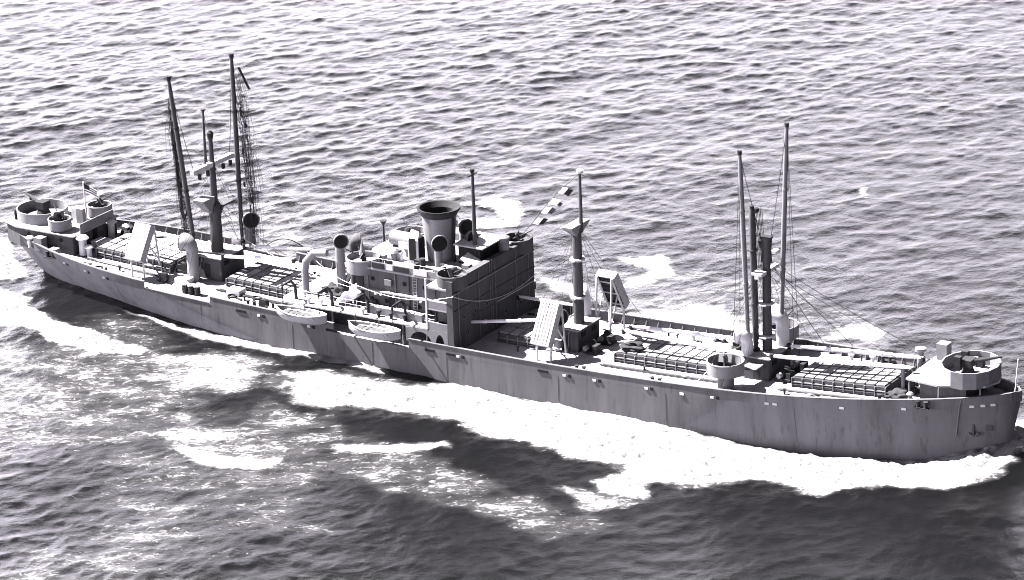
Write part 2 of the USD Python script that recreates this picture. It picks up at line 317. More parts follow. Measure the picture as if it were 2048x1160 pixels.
def light_gun(x, y, z, ang, up=.5):
    d = np.array([math.cos(ang) * math.cos(up), math.sin(ang) * math.cos(up), math.sin(up)]); s = np.array([-math.sin(ang), math.cos(ang), 0]); o = np.array([x, y, z])
    b = part(SHIP, 'light_gun', G().lathe([(.42, 0), (.3, .3), (.2, 1.0), (.2, 1.2), (0, 1.2)], (x, y, z), 14).obox(o + (0, 0, 1.35), d, s, np.cross(d, s), .8, .4, .35), 'dark')
    part(b, 'barrel', G().tube([o + (0, 0, 1.4), o + (0, 0, 1.4) + d * 1.1, o + (0, 0, 1.4) + d * 2.2], [.11, .08, .055], 8), 'dark')
    for k in (-1, 1):
        part(b, 'gun_shield', G().obox(o + (0, 0, 1.5) + s * .42 * k + d * .25, s, np.cross(d, s), d, .55, .9, .05), 'grey', smooth=False)
    part(b, 'magazine', G().tube([o + (0, 0, 1.75) - s * .12, o + (0, 0, 1.75) + s * .12], .24, 10), 'dark')
def boom(p0, p1, r=.2, mat='wood', tackle=0, seed=0):
    p0, p1 = np.array(p0, float), np.array(p1, float)
    b = part(SHIP, 'derrick_boom', G().tube([p0, p0 + (p1 - p0) * .1, p0 + (p1 - p0) * .5, p0 + (p1 - p0) * .9, p1], [r * .75, r, r * 1.15, r, r * .7], 12), mat)
    part(b, 'head_block', G().tube([p1 + (0, 0, .1), p1 - (0, 0, .35)], .3 if tackle else .26, 8), 'dark')
    part(b, 'heel_fitting', G().tube([p0 - (0, 0, .35), p0 + (0, 0, .25)], r * 1.3, 8), 'dark')
    for k in (.33, .7):
        q = p0 + (p1 - p0) * k; t = (p1 - p0) / np.linalg.norm(p1 - p0)
        part(b, 'boom_band', G().tube([q - t * .12, q + t * .12], r * 1.3, 12), 'dark' if tackle else mat)
    return b
def sag(a, b, drop, n=14):
    a, b = np.array(a, float), np.array(b, float); t = np.linspace(0, 1, n)[:, None]
    return a + (b - a) * t - np.array([0, 0, 1.0]) * drop * 4 * t * (1 - t)
def wire(a, b, drop=.3, r=.035, name='stay_wire', mat='rope', parent=None):
    return part(parent or SHIP, name, G().tube(sag(a, b, drop), r, 5), mat)
def mast_house(x0, x1, w, h, mat='house'):
    z0 = float(dk(x0)) + .1; z1 = dc(x0) + h
    b = part(SHIP, 'mast_house', G().box(x0, x1, -w, w, z0, z1), mat, smooth=False)
    part(b, 'house_roof', G().box(x0 - .15, x1 + .15, -w - .15, w + .15, z1 + .002, z1 + .12), 'deck', smooth=False)
    for s in (-1, 1): part(b, 'door', G().box((x0 + x1) / 2 - .4, (x0 + x1) / 2 + .4, s * w - .04, s * w + .04, z0 + .35, z0 + 2.0), 'dark', smooth=False)
    for yy in (-w * .5, w * .5): part(b, 'vent_grille', G().box(x1 - .03, x1 + .05, yy - .5, yy + .5, z1 - .9, z1 - .35), 'black', smooth=False)
    return z1 + .12
def mast(x, y, z0, segs, name='mast', mat='mast'):
    return part(SHIP, name, G().tube([(x, y, z) for z, r in segs], [r for z, r in segs], 18), mat)
def ladder(parent, x, y, z0, z1, n=14):
    g = G().tube([(x, y - .2, z0), (x, y - .2, z1)], .03, 4).tube([(x, y + .2, z0), (x, y + .2, z1)], .03, 4)
    for k in range(n): z = z0 + (z1 - z0) * (k + .5) / n; g.tube([(x, y - .2, z), (x, y + .2, z)], .025, 4)
    part(parent, 'ladder', g, 'grey', kind=None)

# ------------------------------------------------------------------ masts and derricks
# foremast
zt = mast_house(35.2, 38.2, 2.5, 2.5)
fm = mast(36.7, 0, zt, [(zt, .55), (9, .52), (16, .46), (17.0, .44)])
part(fm, 'mast_drum', G().lathe([(0, 17.0), (.6, 17.0), (.55, 18.2), (.62, 19.6), (.72, 19.7), (.72, 19.85), (0, 19.85)], (36.7, 0, 0)), 'mast')
part(fm, 'crosstree', G().box(36.45, 36.95, -2.3, 2.3, 15.7, 16.1).box(36.1, 37.3, -2.3, -1.2, 16.1, 16.35).box(36.4, 37.0, 1.5, 2.4, 17.4, 17.7), 'canvas', smooth=False)
for z in (8.5, 12.2): part(fm, 'mast_collar', G().lathe([(.5, z), (.85, z + .05), (.85, z + .2), (.5, z + .25)], (36.7, 0, 0)).box(36.3, 37.1, -1.1, 1.1, z + .06, z + .18), 'canvas')
ladder(fm, 36.1, 0, zt, 15.5)
boom((35.5, -2.0, 7.6), (34.7, -2.0, 29.6), .24, 'wood'); boom((37.3, 2.0, 7.6), (38.2, 2.0, 32.0), .24, 'wood')
jb = boom((35.75, -.75, 7.0), (35.4, -.75, 23.2), .34, 'mast')
jt = G()
for k in range(6): jt.tube([(35.5 + .1 * k, -.35 + .14 * k, 22.8), (35.9 + .1 * k, -.2 + .12 * k, 16.3)], .035, 5)
jt.tube([(35.5, -.4, 22.6), (35.5, .2, 22.6)], .3, 8).tube([(36.0, -.1, 19.4), (36.0, .3, 18.4)], .25, 8)
part(jb, 'purchase_tackle', jt, 'rope')
cowl(35.4, -2.1, zt, zt + 2.1, .62, np.pi, 1.0, 'canvas'); cowl(37.4, 2.2, zt, zt + 3.2, .72, np.pi * .95, 1.15, 'canvas')
boom((35.3, -2.0, 6.9), (20.0, -2.0, 7.0), .22, 'white'); boom((35.3, 2.0, 6.9), (18.6, 2.0, 5.9), .22, 'white')
boom((38.3, -2.0, 7.2), (55.0, -2.0, 8.8), .22, 'white'); boom((38.3, 2.0, 7.0), (54.2, 2.0, 8.4), .22, 'white')
for x in (20.4, 24.5): part(SHIP, 'boom_crutch', G().tube([(x, 2, dc(x) + .1), (x, 2, 5.8)], .09, 6).tube([(x, 1.6, 5.9), (x, 2.4, 5.9)], .09, 6), 'grey')
for x in (47.0,): part(SHIP, 'boom_crutch', G().tube([(x, 2, dc(x) + 1), (x, 2, 7.3)], .09, 6).tube([(x, 1.6, 7.4), (x, 2.4, 7.4)], .09, 6), 'grey')
tub(35.0, -6.2, 6.2, 2.0, 1.35, float(dk(35)), .9, ang=-1.2, label='round gun tub on a thick pedestal at the starboard rail beside the foremast')
tub(35.0, 6.2, 6.2, 2.0, 1.35, float(dk(35)), .9, ang=1.2)
for s in (-1, 1): part(SHIP, 'gun_platform', G().prism([(35.6, s * 4.7), (37.6, s * 4.3), (37.6, s * 2.6), (36.0, s * 2.6)], 6.15, 6.3).box(35.9, 36.1, s * 4.5 - .05, s * 4.5 + .05, 6.3, 7.3), 'grey', smooth=False)
for x, y in ((33.6, -1.6), (33.6, 1.6), (39.8, -1.6), (39.8, 1.6)): winch(x, y, dc(x, y), 0 if x < 36 else np.pi)
# wires of the foremast
wire((36.9, 1.2, 16.0), (42.7, 8.4, float(dk(42.7)) + 1.1), .1); wire((36.9, 1.2, 16.0), (39.0, 8.5, float(dk(39)) + 1.1), .1); wire((36.9, 0.6, 16.8), (52.5, 4.8, float(dk(52)) + 2.8), .3)
wire((34.7, -2.0, 29.3), (36.3, -.4, 19.6), .2); wire((38.2, 2.0, 31.7), (37.0, .5, 19.6), .2)
for s, x in ((-1, 33), (-1, 31), (1, 33), (1, 31)): wire((36.5, s * .6, 16.4), (x, s * 8.4, float(dk(x)) + 1.1), .1, .025)
# mainmast
zt = mast_house(11.2, 14.3, 2.3, 2.5)
mm = mast(13.1, 0, zt, [(zt, .6), (9, .58), (14, .54), (17.2, .52)])
part(mm, 'mast_platform', G().add([(12.5, -2.1, 17.6), (13.8, -2.1, 17.6), (13.8, 1.7, 17.6), (12.5, 1.7, 17.6), (12.9, -.4, 16.3), (13.4, -.4, 16.3), (13.4, .4, 16.3), (12.9, .4, 16.3), (12.5, -2.1, 17.8), (13.8, -2.1, 17.8), (13.8, 1.7, 17.8), (12.5, 1.7, 17.8)],
     [[0, 4, 5, 1], [1, 5, 6, 2], [2, 6, 7, 3], [3, 7, 4, 0], [8, 9, 10, 11], [0, 1, 9, 8], [1, 2, 10, 9], [2, 3, 11, 10], [3, 0, 8, 11]]), 'grey', smooth=False)
part(mm, 'topmast', G().tube([(13.7, 0, 16.8), (13.7, 0, 20), (13.7, 0, 23.6)], [.24, .2, .16], 10), 'mast')
part(mm, 'masthead_lamp', G().lathe([(0, 0), (.35, .02), (.4, .35), (.2, .5), (0, .5)], (13.75, 0, 23.6)), 'canvas')
for z in (9.0, 13.4): part(mm, 'mast_collar', G().lathe([(.55, z), (.85, z + .05), (.85, z + .25), (.55, z + .3)], (13.1, 0, 0)).box(12.9, 13.3, -1.1, 1.1, z + .06, z + .2), 'canvas')
ladder(mm, 12.45, 0, zt, 16.5)
cowl(11.9, -2.6, dc(11.9) + .05, 7.6, .5, -.6, .95); cowl(12.3, 2.6, zt, zt + 2.3, .72, np.pi * .9, 1.15, 'canvas')
boom((11.0, -2.6, 6.9), (0.4, -5.2, 5.7), .17, 'white'); boom((11.0, 2.6, 6.9), (2.9, 3.6, 6.3), .17, 'white')
for x, y in ((15.7, -1.6), (15.7, 1.6), (9.9, 2.2)): winch(x, y, dc(x, y), np.pi)
wire((13.2, .3, 17.2), (16.5, 8.4, float(dk(16)) + 1), .1, .025); wire((13.2, -.3, 17.2), (16.5, -8.4, float(dk(16)) + 1), .1, .025); wire((13.7, 0, 23.5), (36.7, 0, 19.7), .6, .025); wire((-.4, 0, 21.6), (13.6, 0, 23.4), .4, .025)
# aft mast
zt = mast_house(-38.6, -34.6, 2.3, 2.6)
am = mast(-36.7, 0, zt, [(zt, .75), (8, .72), (12.6, .66), (12.9, .42), (17.2, .38), (17.9, .3), (21.0, .26), (21.6, .2)])
part(am, 'crosstree', G().box(-37.0, -36.4, -3.9, 3.9, 17.2, 17.75), 'canvas', smooth=False)
part(am, 'mast_platform', G().add([(-37.9, -2.6, 13.4), (-36.3, -2.6, 13.4), (-36.3, -.4, 13.4), (-37.9, -.4, 13.4), (-37.6, -.8, 11.6), (-36.6, -.8, 11.6), (-36.6, -.4, 11.6), (-37.6, -.4, 11.6), (-37.9, -2.6, 13.6), (-36.3, -2.6, 13.6), (-36.3, -.4, 13.6), (-37.9, -.4, 13.6)],
     [[0, 4, 5, 1], [1, 5, 6, 2], [2, 6, 7, 3], [3, 7, 4, 0], [8, 9, 10, 11], [0, 1, 9, 8], [1, 2, 10, 9], [2, 3, 11, 10], [3, 0, 8, 11]]), 'grey', smooth=False)
part(am, 'mast_platform', G().prism([(-37.6, .4), (-35.8, .4), (-35.8, 2.6), (-37.6, 2.6)], 12.2, 12.4).add([(-37.4, .5, 12.2), (-36.0, .5, 12.2), (-36.7, 2.2, 12.2), (-36.7, .6, 10.2)], [[0, 2, 1], [0, 3, 2], [1, 2, 3], [0, 1, 3]]), 'mast', smooth=False)
part(am, 'antenna_pole', G().tube([(-38.4, 1.0, 16.6), (-38.3, 1.0, 23.4)], [.2, .13], 8).lathe([(0, 0), (.25, .05), (.25, .3), (0, .35)], (-38.3, 1.0, 23.4)), 'mast')
part(am, 'masthead_lamp', G().lathe([(0, 0), (.35, .05), (.4, .7), (.2, .9), (0, .9)], (-36.7, 0, 20.6)), 'dark')
ladder(am, -37.5, 0, zt, 12)
for z in (-3.0, -1.4, 1.6, 3.0): part(am, 'cargo_block', G().tube([(-36.3, z, 17.1), (-36.3, z, 16.5)], .22, 8), 'dark')
cowl(-38.0, -3.2, float(dk(-38)) + .2, 8.4, .72, np.pi, 1.1, 'boat'); cowl(-34.0, 2.9, zt - .1, zt + 3.6, .65, -.7, 1.0)
bl = boom((-38.9, -1.5, 7.4), (-41.1, -1.5, 27.9), .26, 'mast', 1); br = boom((-34.8, 2.4, 7.4), (-34.7, 2.4, 30.4), .26, 'mast', 1)  # darker than the foremast booms: their backlit shade is put into the colour
def tangle(parent, p0, p1, off, n, seed, w=.5):
    "falls and nets slung from the boom: many thin, nearly vertical lines beside it"
    rr = random.Random(seed); g = G(); p0, p1 = np.array(p0, float), np.array(p1, float); off = np.array(off, float); t_ = (p1 - p0)
    for k in range(n):
        a = rr.uniform(.35, 1.0) ** .7; top = p0 + t_ * a + off * rr.uniform(.1, .5)
        b = max(0, a - rr.uniform(.25, .9)); bot = p0 + t_ * b + off * rr.uniform(.4, 1.2) + np.array([rr.gauss(0, w), rr.gauss(0, w), 0])
        m = 7; P = [top + (bot - top) * (i / (m - 1)) + np.array([rr.gauss(0, .05), rr.gauss(0, .05), 0]) + off * .35 * math.sin(np.pi * i / (m - 1)) for i in range(m)]
        g.tube(P, rr.uniform(.012, .026), 4)
    for k in range(n):        # net meshes and lashings between the lines
        c = p0 + t_ * rr.uniform(.1, .95); e = c + off * rr.uniform(.5, 1.2) + np.array([rr.gauss(0, w * .6), rr.gauss(0, w * .6), rr.uniform(-.5, .5)])
        g.tube([c + off * rr.uniform(0, .4), (c + e) / 2 - np.array([0, 0, rr.uniform(.05, .35)]), e], rr.uniform(.014, .03), 4)
    for k in range(6): c = p0 + t_ * rr.uniform(.2, .9) + off * rr.uniform(.3, .9); g.tube([c, c + (0, 0, rr.uniform(.4, .9))], rr.uniform(.08, .16), 5)
    part(parent, 'rope_tackle', g, 'rope', kind='stuff')
tangle(bl, (-38.9, -1.5, 6.5), (-41.0, -1.5, 25.5), (-1.0, .1, 0), 80, 1, .3)
tangle(br, (-34.6, 2.4, 6.5), (-34.6, 2.4, 29), (1.6, .4, 0), 64, 2, .5)
wire((-33.9, 2.6, 28.9), (-33.0, 3.2, 26.2), .0, .16, 'cargo_block', 'dark', br)
wire((-41.1, -1.5, 27.6), (-37.0, -3.2, 17.6), .5, .04); wire((-34.7, 2.4, 30.0), (-36.5, 3.2, 17.6), .4, .04); wire((-38.3, 1, 23.2), (-36.7, 0, 21), .1, .03)
boom((-34.4, -2.0, 7.0), (-24.2, -2.0, 8.2), .22, 'white'); boom((-34.4, 2.2, 7.0), (-24.6, 2.4, 8.0), .19, 'white')
boom((-38.8, -2.0, 6.6), (-46.8, -2.0, 7.0), .2, 'white'); boom((-38.8, 2.6, 6.2), (-50.0, 3.0, 6.3), .2, 'white')
for x, y in ((-32.4, -.6), (-32.4, 1.8), (-40.4, -1.7), (-40.4, 1.7)): winch(x, y, dc(x, y), np.pi if x > -36 else 0)
wire((-33.0, 5.0, 6.5), (-28.5, 7.5, 5.0), -1.3, .07, 'mooring_hose'); 
for s, x in ((-1, -34), (-1, -39.5), (1, -34), (1, -39.5)): wire((-36.7, s * .6, 13), (x, s * 8.4, float(dk(x)) + .4), .1, .025)

for xm, zt_, sp in ((36.7, 16.0, 1.0), (13.1, 17.0, 1.0), (-36.7, 17.0, 1.0)):     # shrouds
    for s in (-1, 1):
        for dx_ in (-3.2, -1.2, 1.2):
            x = xm + dx_; y = s * (float(hb(np.array(x), 1.0)) - .15); wire((xm, s * .5, zt_), (x, y, float(dk(x)) + (1.0 if abs(x + 36.4) > 5 else .3)), .15, .02, 'shroud')
for a, b in (((34.7, -2, 29.2), (35.3, -3.6, 5.2)), ((34.7, -2, 29.2), (33.2, -1.4, 5.6)), ((38.2, 2, 31.5), (39.6, 2.0, 5.6)), ((38.2, 2, 31.5), (37.0, 5.6, 5.0)), ((-34.7, 2.4, 29.8), (-32.3, 1.8, 5.0)), ((-41.1, -1.5, 27.4), (-40.4, -1.7, 5.2)),
             ((20.2, -2, 7.2), (36.2, -.6, 15.8)), ((18.8, 2, 6.2), (36.2, .6, 15.8)), ((54.8, -2, 8.9), (37.0, -.6, 15.9)), ((54.0, 2, 8.6), (37.0, .6, 15.9)), ((-24.4, -2, 8.3), (-36.4, -.6, 12.6)), ((-46.6, -2, 7.1), (-37.0, -.6, 12.6)), ((.6, -5.1, 5.9), (12.8, -.6, 14.0))):
    wire(a, b, .35, .028, 'cargo_fall')

# ------------------------------------------------------------------ midship house
BD, RD = 5.7, 10.75                                     # boat deck and flying bridge deck
part(SHIP, 'lower_house', G().box(-19.5, 1.2, -6.3, 6.3, 3.2, BD - .15), 'house', smooth=False)
bd = part(SHIP, 'boat_deck', G().prism([(-22.2, -7.0), (-21.5, -8.4), (-1.5, -8.4), (-1.5, 8.4), (-21.5, 8.4), (-22.2, 7.0)], BD - .14, BD), 'deck', smooth=False)
for s in (-1, 1):
    for x in np.arange(-21, -1.6, 3.2): part(bd, 'deck_pillar', G().cyl(x, s * 8.2, float(dk(x)) - .1, BD - .14, .1, n=8), 'grey')
    g = G()
    for x in np.arange(-21.4, -1.5, 1.55): g.tube([(x, s * 6.9, BD), (x, s * 6.9, BD + 1.0)], .035, 4)
    for z in (.5, 1.0): g.tube([(-21.4, s * 6.9, BD + z), (-1.6, s * 6.9, BD + z)], .03, 4)
    part(bd, 'guard_rail', g, 'canvas')
hs = part(SHIP, 'deck_house', G().box(-11.6, 1.1, -5.9, 5.9, BD + .004, RD - .2), 'hull', smooth=False)
part(hs, 'house_ledge', G().box(-11.9, -1.6, -6.45, 6.45, 8.05, 8.2), 'deck', smooth=False)
part(hs, 'roof_deck', G().box(-14.0, 1.1, -6.2, 6.2, RD - .2 + .002, RD), 'deck', smooth=False)
for s in (-1, 1):
    for z, xs in ((7.0, (-10.6, -8.6, -6.4, -4.2)), (9.4, (-10.4, -6.1, -3.4))):
        for x in xs: part(hs, 'porthole', G().tube([(x, s * 5.88, z), (x, s * 5.96, z)], .27, 14), 'black')
    for x in (-9.7, -9.0, -7.3, -3.6, -2.5): part(hs, 'deck_lamp', G().lathe([(0, .14), (.13, .08), (.13, -.08), (0, -.14)], (x, s * 6.45, 7.85), 10), 'white')
    for x in (-7.9, -2.6): part(hs, 'door', G().box(x - .4, x + .4, s * 5.9 - .05, s * 5.9 + .05, BD + .3, BD + 2.1), 'dark', smooth=False)
    # parapet of the flying bridge with canvas dodgers
    part(hs, 'parapet', G().box(-10.3, -.4, s * 6.12 - .06, s * 6.12 + .06, RD + .002, RD + .78), 'grey', smooth=False)
    for k, (a, b) in enumerate(((-10.2, -8.6), (-8.3, -7.4), (-7.2, -5.3), (-4.6, -2.8))): part(hs, 'canvas_dodger', G().box(a, b, s * 6.2 - .05, s * 6.2 + .05, RD + .1, RD + .72), 'canvas' if k % 2 else 'dark', smooth=False)
    # long locker beside the house on the boat deck
    part(bd, 'boat_deck_locker', G().box(-10.2, -3.1, s * 6.9 - .3, s * 6.9 + .3, BD + .003, BD + .85), 'grey', smooth=False)
    part(bd, 'locker_cover', G().box(-6.9, -4.2, s * 6.9 - .33, s * 6.9 + .33, BD + .87, BD + .95), 'canvas', smooth=False)
# aft end of the house: shelves, skylight, canvas heap
part(hs, 'skylight', G().add([(-18.5, -1.8, BD), (-14.5, -1.8, BD), (-14.5, 1.8, BD), (-18.5, 1.8, BD), (-18.5, 0, BD + 1.6), (-14.5, 0, BD + 1.6)], [[0, 1, 5], [0, 5, 4], [1, 2, 5], [2, 3, 4], [2, 4, 5], [3, 0, 4]]), 'dark', smooth=False)
for k in range(6): part(hs, 'skylight_pane', G().obox((-18.0 + .65 * k, -.95, BD + .98), (1, 0, 0), (0, .747, .664), (0, -.664, .747), .45, 1.2, .06), 'black' if k % 2 else 'canvas', smooth=False)
HEAP = {3: 'largest pale canvas heap beside the starboard after gun tub', 4: 'dark low heap just aft of the pale canvas beside the starboard gun tub', 5: 'grey heap on the port side behind the bridge house', 6: 'near-black heap of rope beside the skylight, near the starboard boat', 9: 'dark heap between the two after gun tubs at the house end',
        21: 'dark rope pile on the port side ahead of the foremost hatch', 22: 'black rope pile on the starboard side ahead of the foremost hatch', 23: 'dark rope pile by the port rail just behind the foremast', 24: 'black rope pile lying on top of the hatch behind the mainmast', 30: 'dark rope pile farthest to port ahead of the stern house', 31: 'middle of three dark rope piles ahead of the stern house', 32: 'dark rope pile nearest the bow of three ahead of the stern house'}
def heap(x, y, z, sx, sy, sz, seed, mat, name='canvas_heap', parent=None):
    rr = np.random.RandomState(seed); m = trimesh.creation.icosphere(3, 1.0); v = m.vertices.copy(); f = 1.0
    for k in range(14):
        d = rr.normal(size=3); d /= np.linalg.norm(d); f = f + .11 * np.sin((v @ d) * rr.uniform(3, 9) + rr.uniform(0, 6))
    v = v * f[:, None]; v[:, 2] = np.maximum(v[:, 2], -.4)
    lab = {'canvas_heap': ('heap of canvas and gear behind the bridge house', 'canvas', 'heaps behind the bridge house'), 'rope_coil': ('rough pile of mooring rope on the deck', 'rope', 'rope piles on the deck')}[name]
    return loose(name if name != 'rope_coil' else 'rope_pile', G().add(v * (sx, sy, sz) + (x, y, z), m.faces), mat, HEAP.get(seed, lab[0]), lab[1], lab[2])
heap(-13.7, -5.0, BD + .8, 1.9, 1.3, 1.1, 3, 'canvas'); heap(-15.6, -4.6, BD + .5, 1.2, 1.0, .8, 4, 'dark'); heap(-14.2, 3.6, BD + .6, 1.7, 1.4, .9, 5, 'grey'); heap(-17.4, -3.6, BD + .4, 1.2, .9, .6, 6, 'rope'); heap(-13.4, .4, BD + .7, 1.4, 1.6, 1.0, 9, 'dark')
for x, y, l in ((-18.8, -5.2, 2.2), (-19.4, -3.4, 2.6), (-17.2, -5.6, 1.8)): part(bd, 'spare_spar', G().tube([(x, y, BD + .3), (x + l, y + .8, BD + .9)], .12, 8), 'dark')
for x, y in ((-12.8, -6.2), (-10.6, -7.9), (-8.6, -7.6), (-6.9, -7.7), (-5.2, -7.5), (-16.5, -7.6), (-18.2, -7.7), (-19.8, -6.2)): part(bd, 'deck_vent', G().cyl(x, y, BD, BD + .55, .17, n=10).lathe([(0, .35), (.28, .2), (.3, 0), (0, 0)], (x, y, BD + .5), 12), 'dark' if x > -9 else 'canvas')
for s in (-1, 1):
    g = G()
    for x in np.arange(-10.2, -.5, 1.4): g.tube([(x, s * 6.12, RD + .78), (x, s * 6.12, RD + 1.25)], .03, 4)
    g.tube([(-10.3, s * 6.12, RD + 1.25), (-.4, s * 6.12, RD + 1.25)], .03, 4); part(hs, 'roof_rail', g, 'canvas')
    for x in (-11.0, -7.3, -5.4, -1.9): part(hs, 'down_pipe', G().tube([(x, s * 6.0, BD), (x, s * 6.0, 10.4)], .06, 6), 'dark' if x > -6 else 'grey')
    g = G().tube([(-4.9, s * 6.02, BD), (-4.9, s * 6.02, 10.7)], .03, 4).tube([(-4.4, s * 6.02, BD), (-4.4, s * 6.02, 10.7)], .03, 4)
    for z in np.arange(BD + .3, 10.6, .33): g.tube([(-4.9, s * 6.02, z), (-4.4, s * 6.02, z)], .025, 4)
    part(hs, 'ladder', g, 'canvas')
    for x, z, w, h in ((-8.2, 9.3, .9, .7), (-10.2, 6.4, .7, 1.1), (-5.9, 6.6, .8, .6), (-2.9, 6.5, .7, .9)): part(hs, 'wall_locker', G().box(x - w / 2, x + w / 2, s * 6.05 - .16, s * 6.05 + .16, z - h / 2, z + h / 2), 'grey' if w > .75 else 'dark', smooth=False)
for k in range(16): # gear on the flying bridge
    x, y = rng.uniform(-11, .4), rng.choice((-1, 1)) * rng.uniform(2.4, 5.5); h_ = rng.uniform(.4, 1.3)
    part(hs, 'bridge_gear', G().cyl(x, y, RD, RD + h_, rng.uniform(.15, .4), n=9) if k % 2 else G().box(x - .4, x + .4, y - .3, y + .3, RD, RD + h_), rng.choice(['dark', 'dark', 'grey', 'canvas']), smooth=False)
# bridge front: full-width screen, wings and gun tubs
front_poly = sbox(-8.6, 3.2, 8.6, 11.75)
bf = part(SHIP, 'bridge_front', G().box(1.2, 2.0, -8.55, 8.55, 3.0, 11.75), 'house', smooth=False, label='dark shaded front wall of the bridge house')  # same paint as the house sides in life; its shade is in the colour
for zz, yy in ((7.0, (-6.4, -4.0, -1.6, 1.2, 3.6, 6.2)), (4.9, (-5.6, -2.4, 2.2, 5.4))):
    for y in yy:
        ph = part(bf, 'porthole', G().tube([(1.98, y, zz), (2.05, y, zz)], .2, 12), 'black')
        part(ph, 'porthole_ring', G().tube([(2.03, y + .24 * math.cos(a), zz + .24 * math.sin(a)) for a in np.linspace(0, 2 * np.pi, 13)], .04, 5), 'grey')
for y in (-7.4, -3.2, .2, 4.6, 7.3): part(bf, 'front_pipe', G().tube([(2.06, y, 3.6), (2.06, y, 11.2)], .05, 5), 'grey')
part(bf, 'front_ledge', G().box(2.002, 2.22, -8.4, 8.4, 10.2, 10.32), 'grey', smooth=False)
g = G().tube([(2.08, -.9, 3.6), (2.08, -.9, 11.9)], .04, 4).tube([(2.08, -.45, 3.6), (2.08, -.45, 11.9)], .04, 4)
for z in np.arange(3.8, 11.8, .4): g.tube([(2.08, -.9, z), (2.08, -.45, z)], .03, 4)
part(bf, 'ladder', g, 'grey')
part(bf, 'front_rail', G().tube([(2.05, -8.5, 8.2), (2.05, 8.5, 8.2)], .08, 6), 'house')
for s in (-1, 1):
    part(bf, 'bridge_wing', G().box(-1.6, 1.2, s * 7.3 - 1.25, s * 7.3 + 1.25, 8.05, 8.22).box(-1.6, 1.2, s * 7.3 - 1.25, s * 7.3 + 1.25, RD - .2, RD), 'deck', smooth=False)
    part(bf, 'wing_post', G().box(-1.6, -1.4, s * 8.5 - .08, s * 8.5 + .08, BD, RD + .9), 'canvas', smooth=False)
    part(bf, 'wing_screen', G().box(-1.5, 1.2, s * 8.5 - .05, s * 8.5 + .05, 8.22, 9.1), 'grey', smooth=False)
    part(bf, 'wing_screen', G().box(-1.5, 1.2, s * 8.5 - .05, s * 8.5 + .05, BD, BD + .9), 'grey', smooth=False)
    poly = Polygon([(-4.4, 3.9), (1.2, 3.9), (1.2, 5.75), (-4.4, 5.55)], [[(-3.9 + 3.0 * t, 4.0 + 1.2 * math.sin(np.pi * min(max(t, .0), 1)) ** .5 + .0) for t in np.linspace(0, 1, 12)], [(-.45 + 1.2 * t, 4.0 + 1.25 * math.sin(np.pi * t) ** .5) for t in np.linspace(0, 1, 12)]])
    part(bf, 'shelter_screen', G().plate(poly, (0, s * 8.52 + .04, 0), (1, 0, 0), (0, 0, 1), .08), 'grey', smooth=False)
    tub(.95, s * 6.75, 10.55, 1.72, 1.5, None, mat='house', ang=.3 * s)
    tub(-12.3, s * 4.9, 9.75, 1.9, 1.6, None, mat='grey', ang=np.pi - .5 * s)
    part(SHIP, 'tub_bracket', G().cyl(-12.3, s * 4.9, BD, 9.75, .9, n=16), 'dark')
    part(SHIP, 'flag_locker', G().box(-2.2, -1.2, s * 5.4 - .5, s * 5.4 + .5, RD, RD + 1.0), 'grey', smooth=False)
part(SHIP, 'canvas_cover', G().lathe([(0, 2.5), (.12, 1.6), (.42, .2), (.42, 0), (0, 0)], (-12.5, -4.7, 11.2), 10), 'grey', label='pointed canvas cover over the gun in the aft tub')
# fittings on the flying bridge
ch = part(SHIP, 'chart_house', G().box(-2.4, .5, -.3, 3.6, RD, 12.9), 'dark', smooth=False)
part(ch, 'roof', G().box(-2.8, 1.1, -.7, 4.2, 12.9, 13.05), 'canvas', smooth=False); part(ch, 'window', G().box(.48, .54, .2, 1.4, 11.7, 12.5), 'black', smooth=False); part(ch, 'window', G().box(.48, .54, 1.9, 3.2, 11.7, 12.5), 'black', smooth=False)
part(SHIP, 'awning', G().add([(-.8, -2.8, 12.1), (1.0, -2.4, 11.6), (1.0, -.8, 11.7), (-.8, -.8, 12.4)], [[0, 1, 2, 3], [3, 2, 1, 0]]), 'canvas', smooth=False)
part(SHIP, 'binnacle', G().lathe([(.6, 0), (.6, 2.2), (.66, 2.3), (.66, 2.5), (.3, 2.75), (0, 2.75)], (1.35, 3.4, RD), 18), 'grey')
for x, y, h in ((.6, -3.2, 1.2), (-.4, -4.2, .9), (.9, 5.0, 1.3), (.4, 4.6, 1.0), (-3.0, 4.4, 1.1)): part(SHIP, 'ready_box', G().box(x - .45, x + .45, y - .4, y + .4, RD, RD + h), 'grey' if h > 1.05 else 'dark', smooth=False)
sm = mast(-.45, 0.2, RD, [(RD, .26), (16, .23), (21.7, .17)], 'signal_mast')
part(sm, 'yard', G().tube([(-.45, -.7, 21.3), (-.45, 1.1, 21.3)], .1, 8).cyl(-.45, .2, 21.6, 22.0, .28), 'dark')
# funnel
fn = part(SHIP, 'funnel', G().lathe([(1.55, RD - .2), (1.62, RD + 1), (1.85, 14.5), (2.0, 16.1)], (-5.0, 0, 0), 40), 'grey', label='round grey funnel with a flared cap')
part(fn, 'funnel_cap', G().lathe([(2.0, 16.0), (2.45, 16.75), (2.45, 16.95), (2.2, 16.9), (1.8, 16.3), (1.78, 14.6), (0, 14.6)], (-5.0, 0, 0), 40), 'dark')
part(fn, 'steam_pipe', G().tube([(-3.0, -.2, RD), (-3.0, -.2, 15.8), (-3.0, -.2, 16.9)], .16, 8), 'dark')
part(fn, 'whistle', G().lathe([(0, 0), (.15, 0), (.15, .7), (0, .75)], (-2.8, .3, 14.8), 10), 'canvas')
for a in (2.3, 3.9, .8): wire((-5 + 2.0 * math.cos(a), 2.0 * math.sin(a), 15.8), (-5 + 5 * math.cos(a), 5 * math.sin(a), RD + .1), 0, .025)
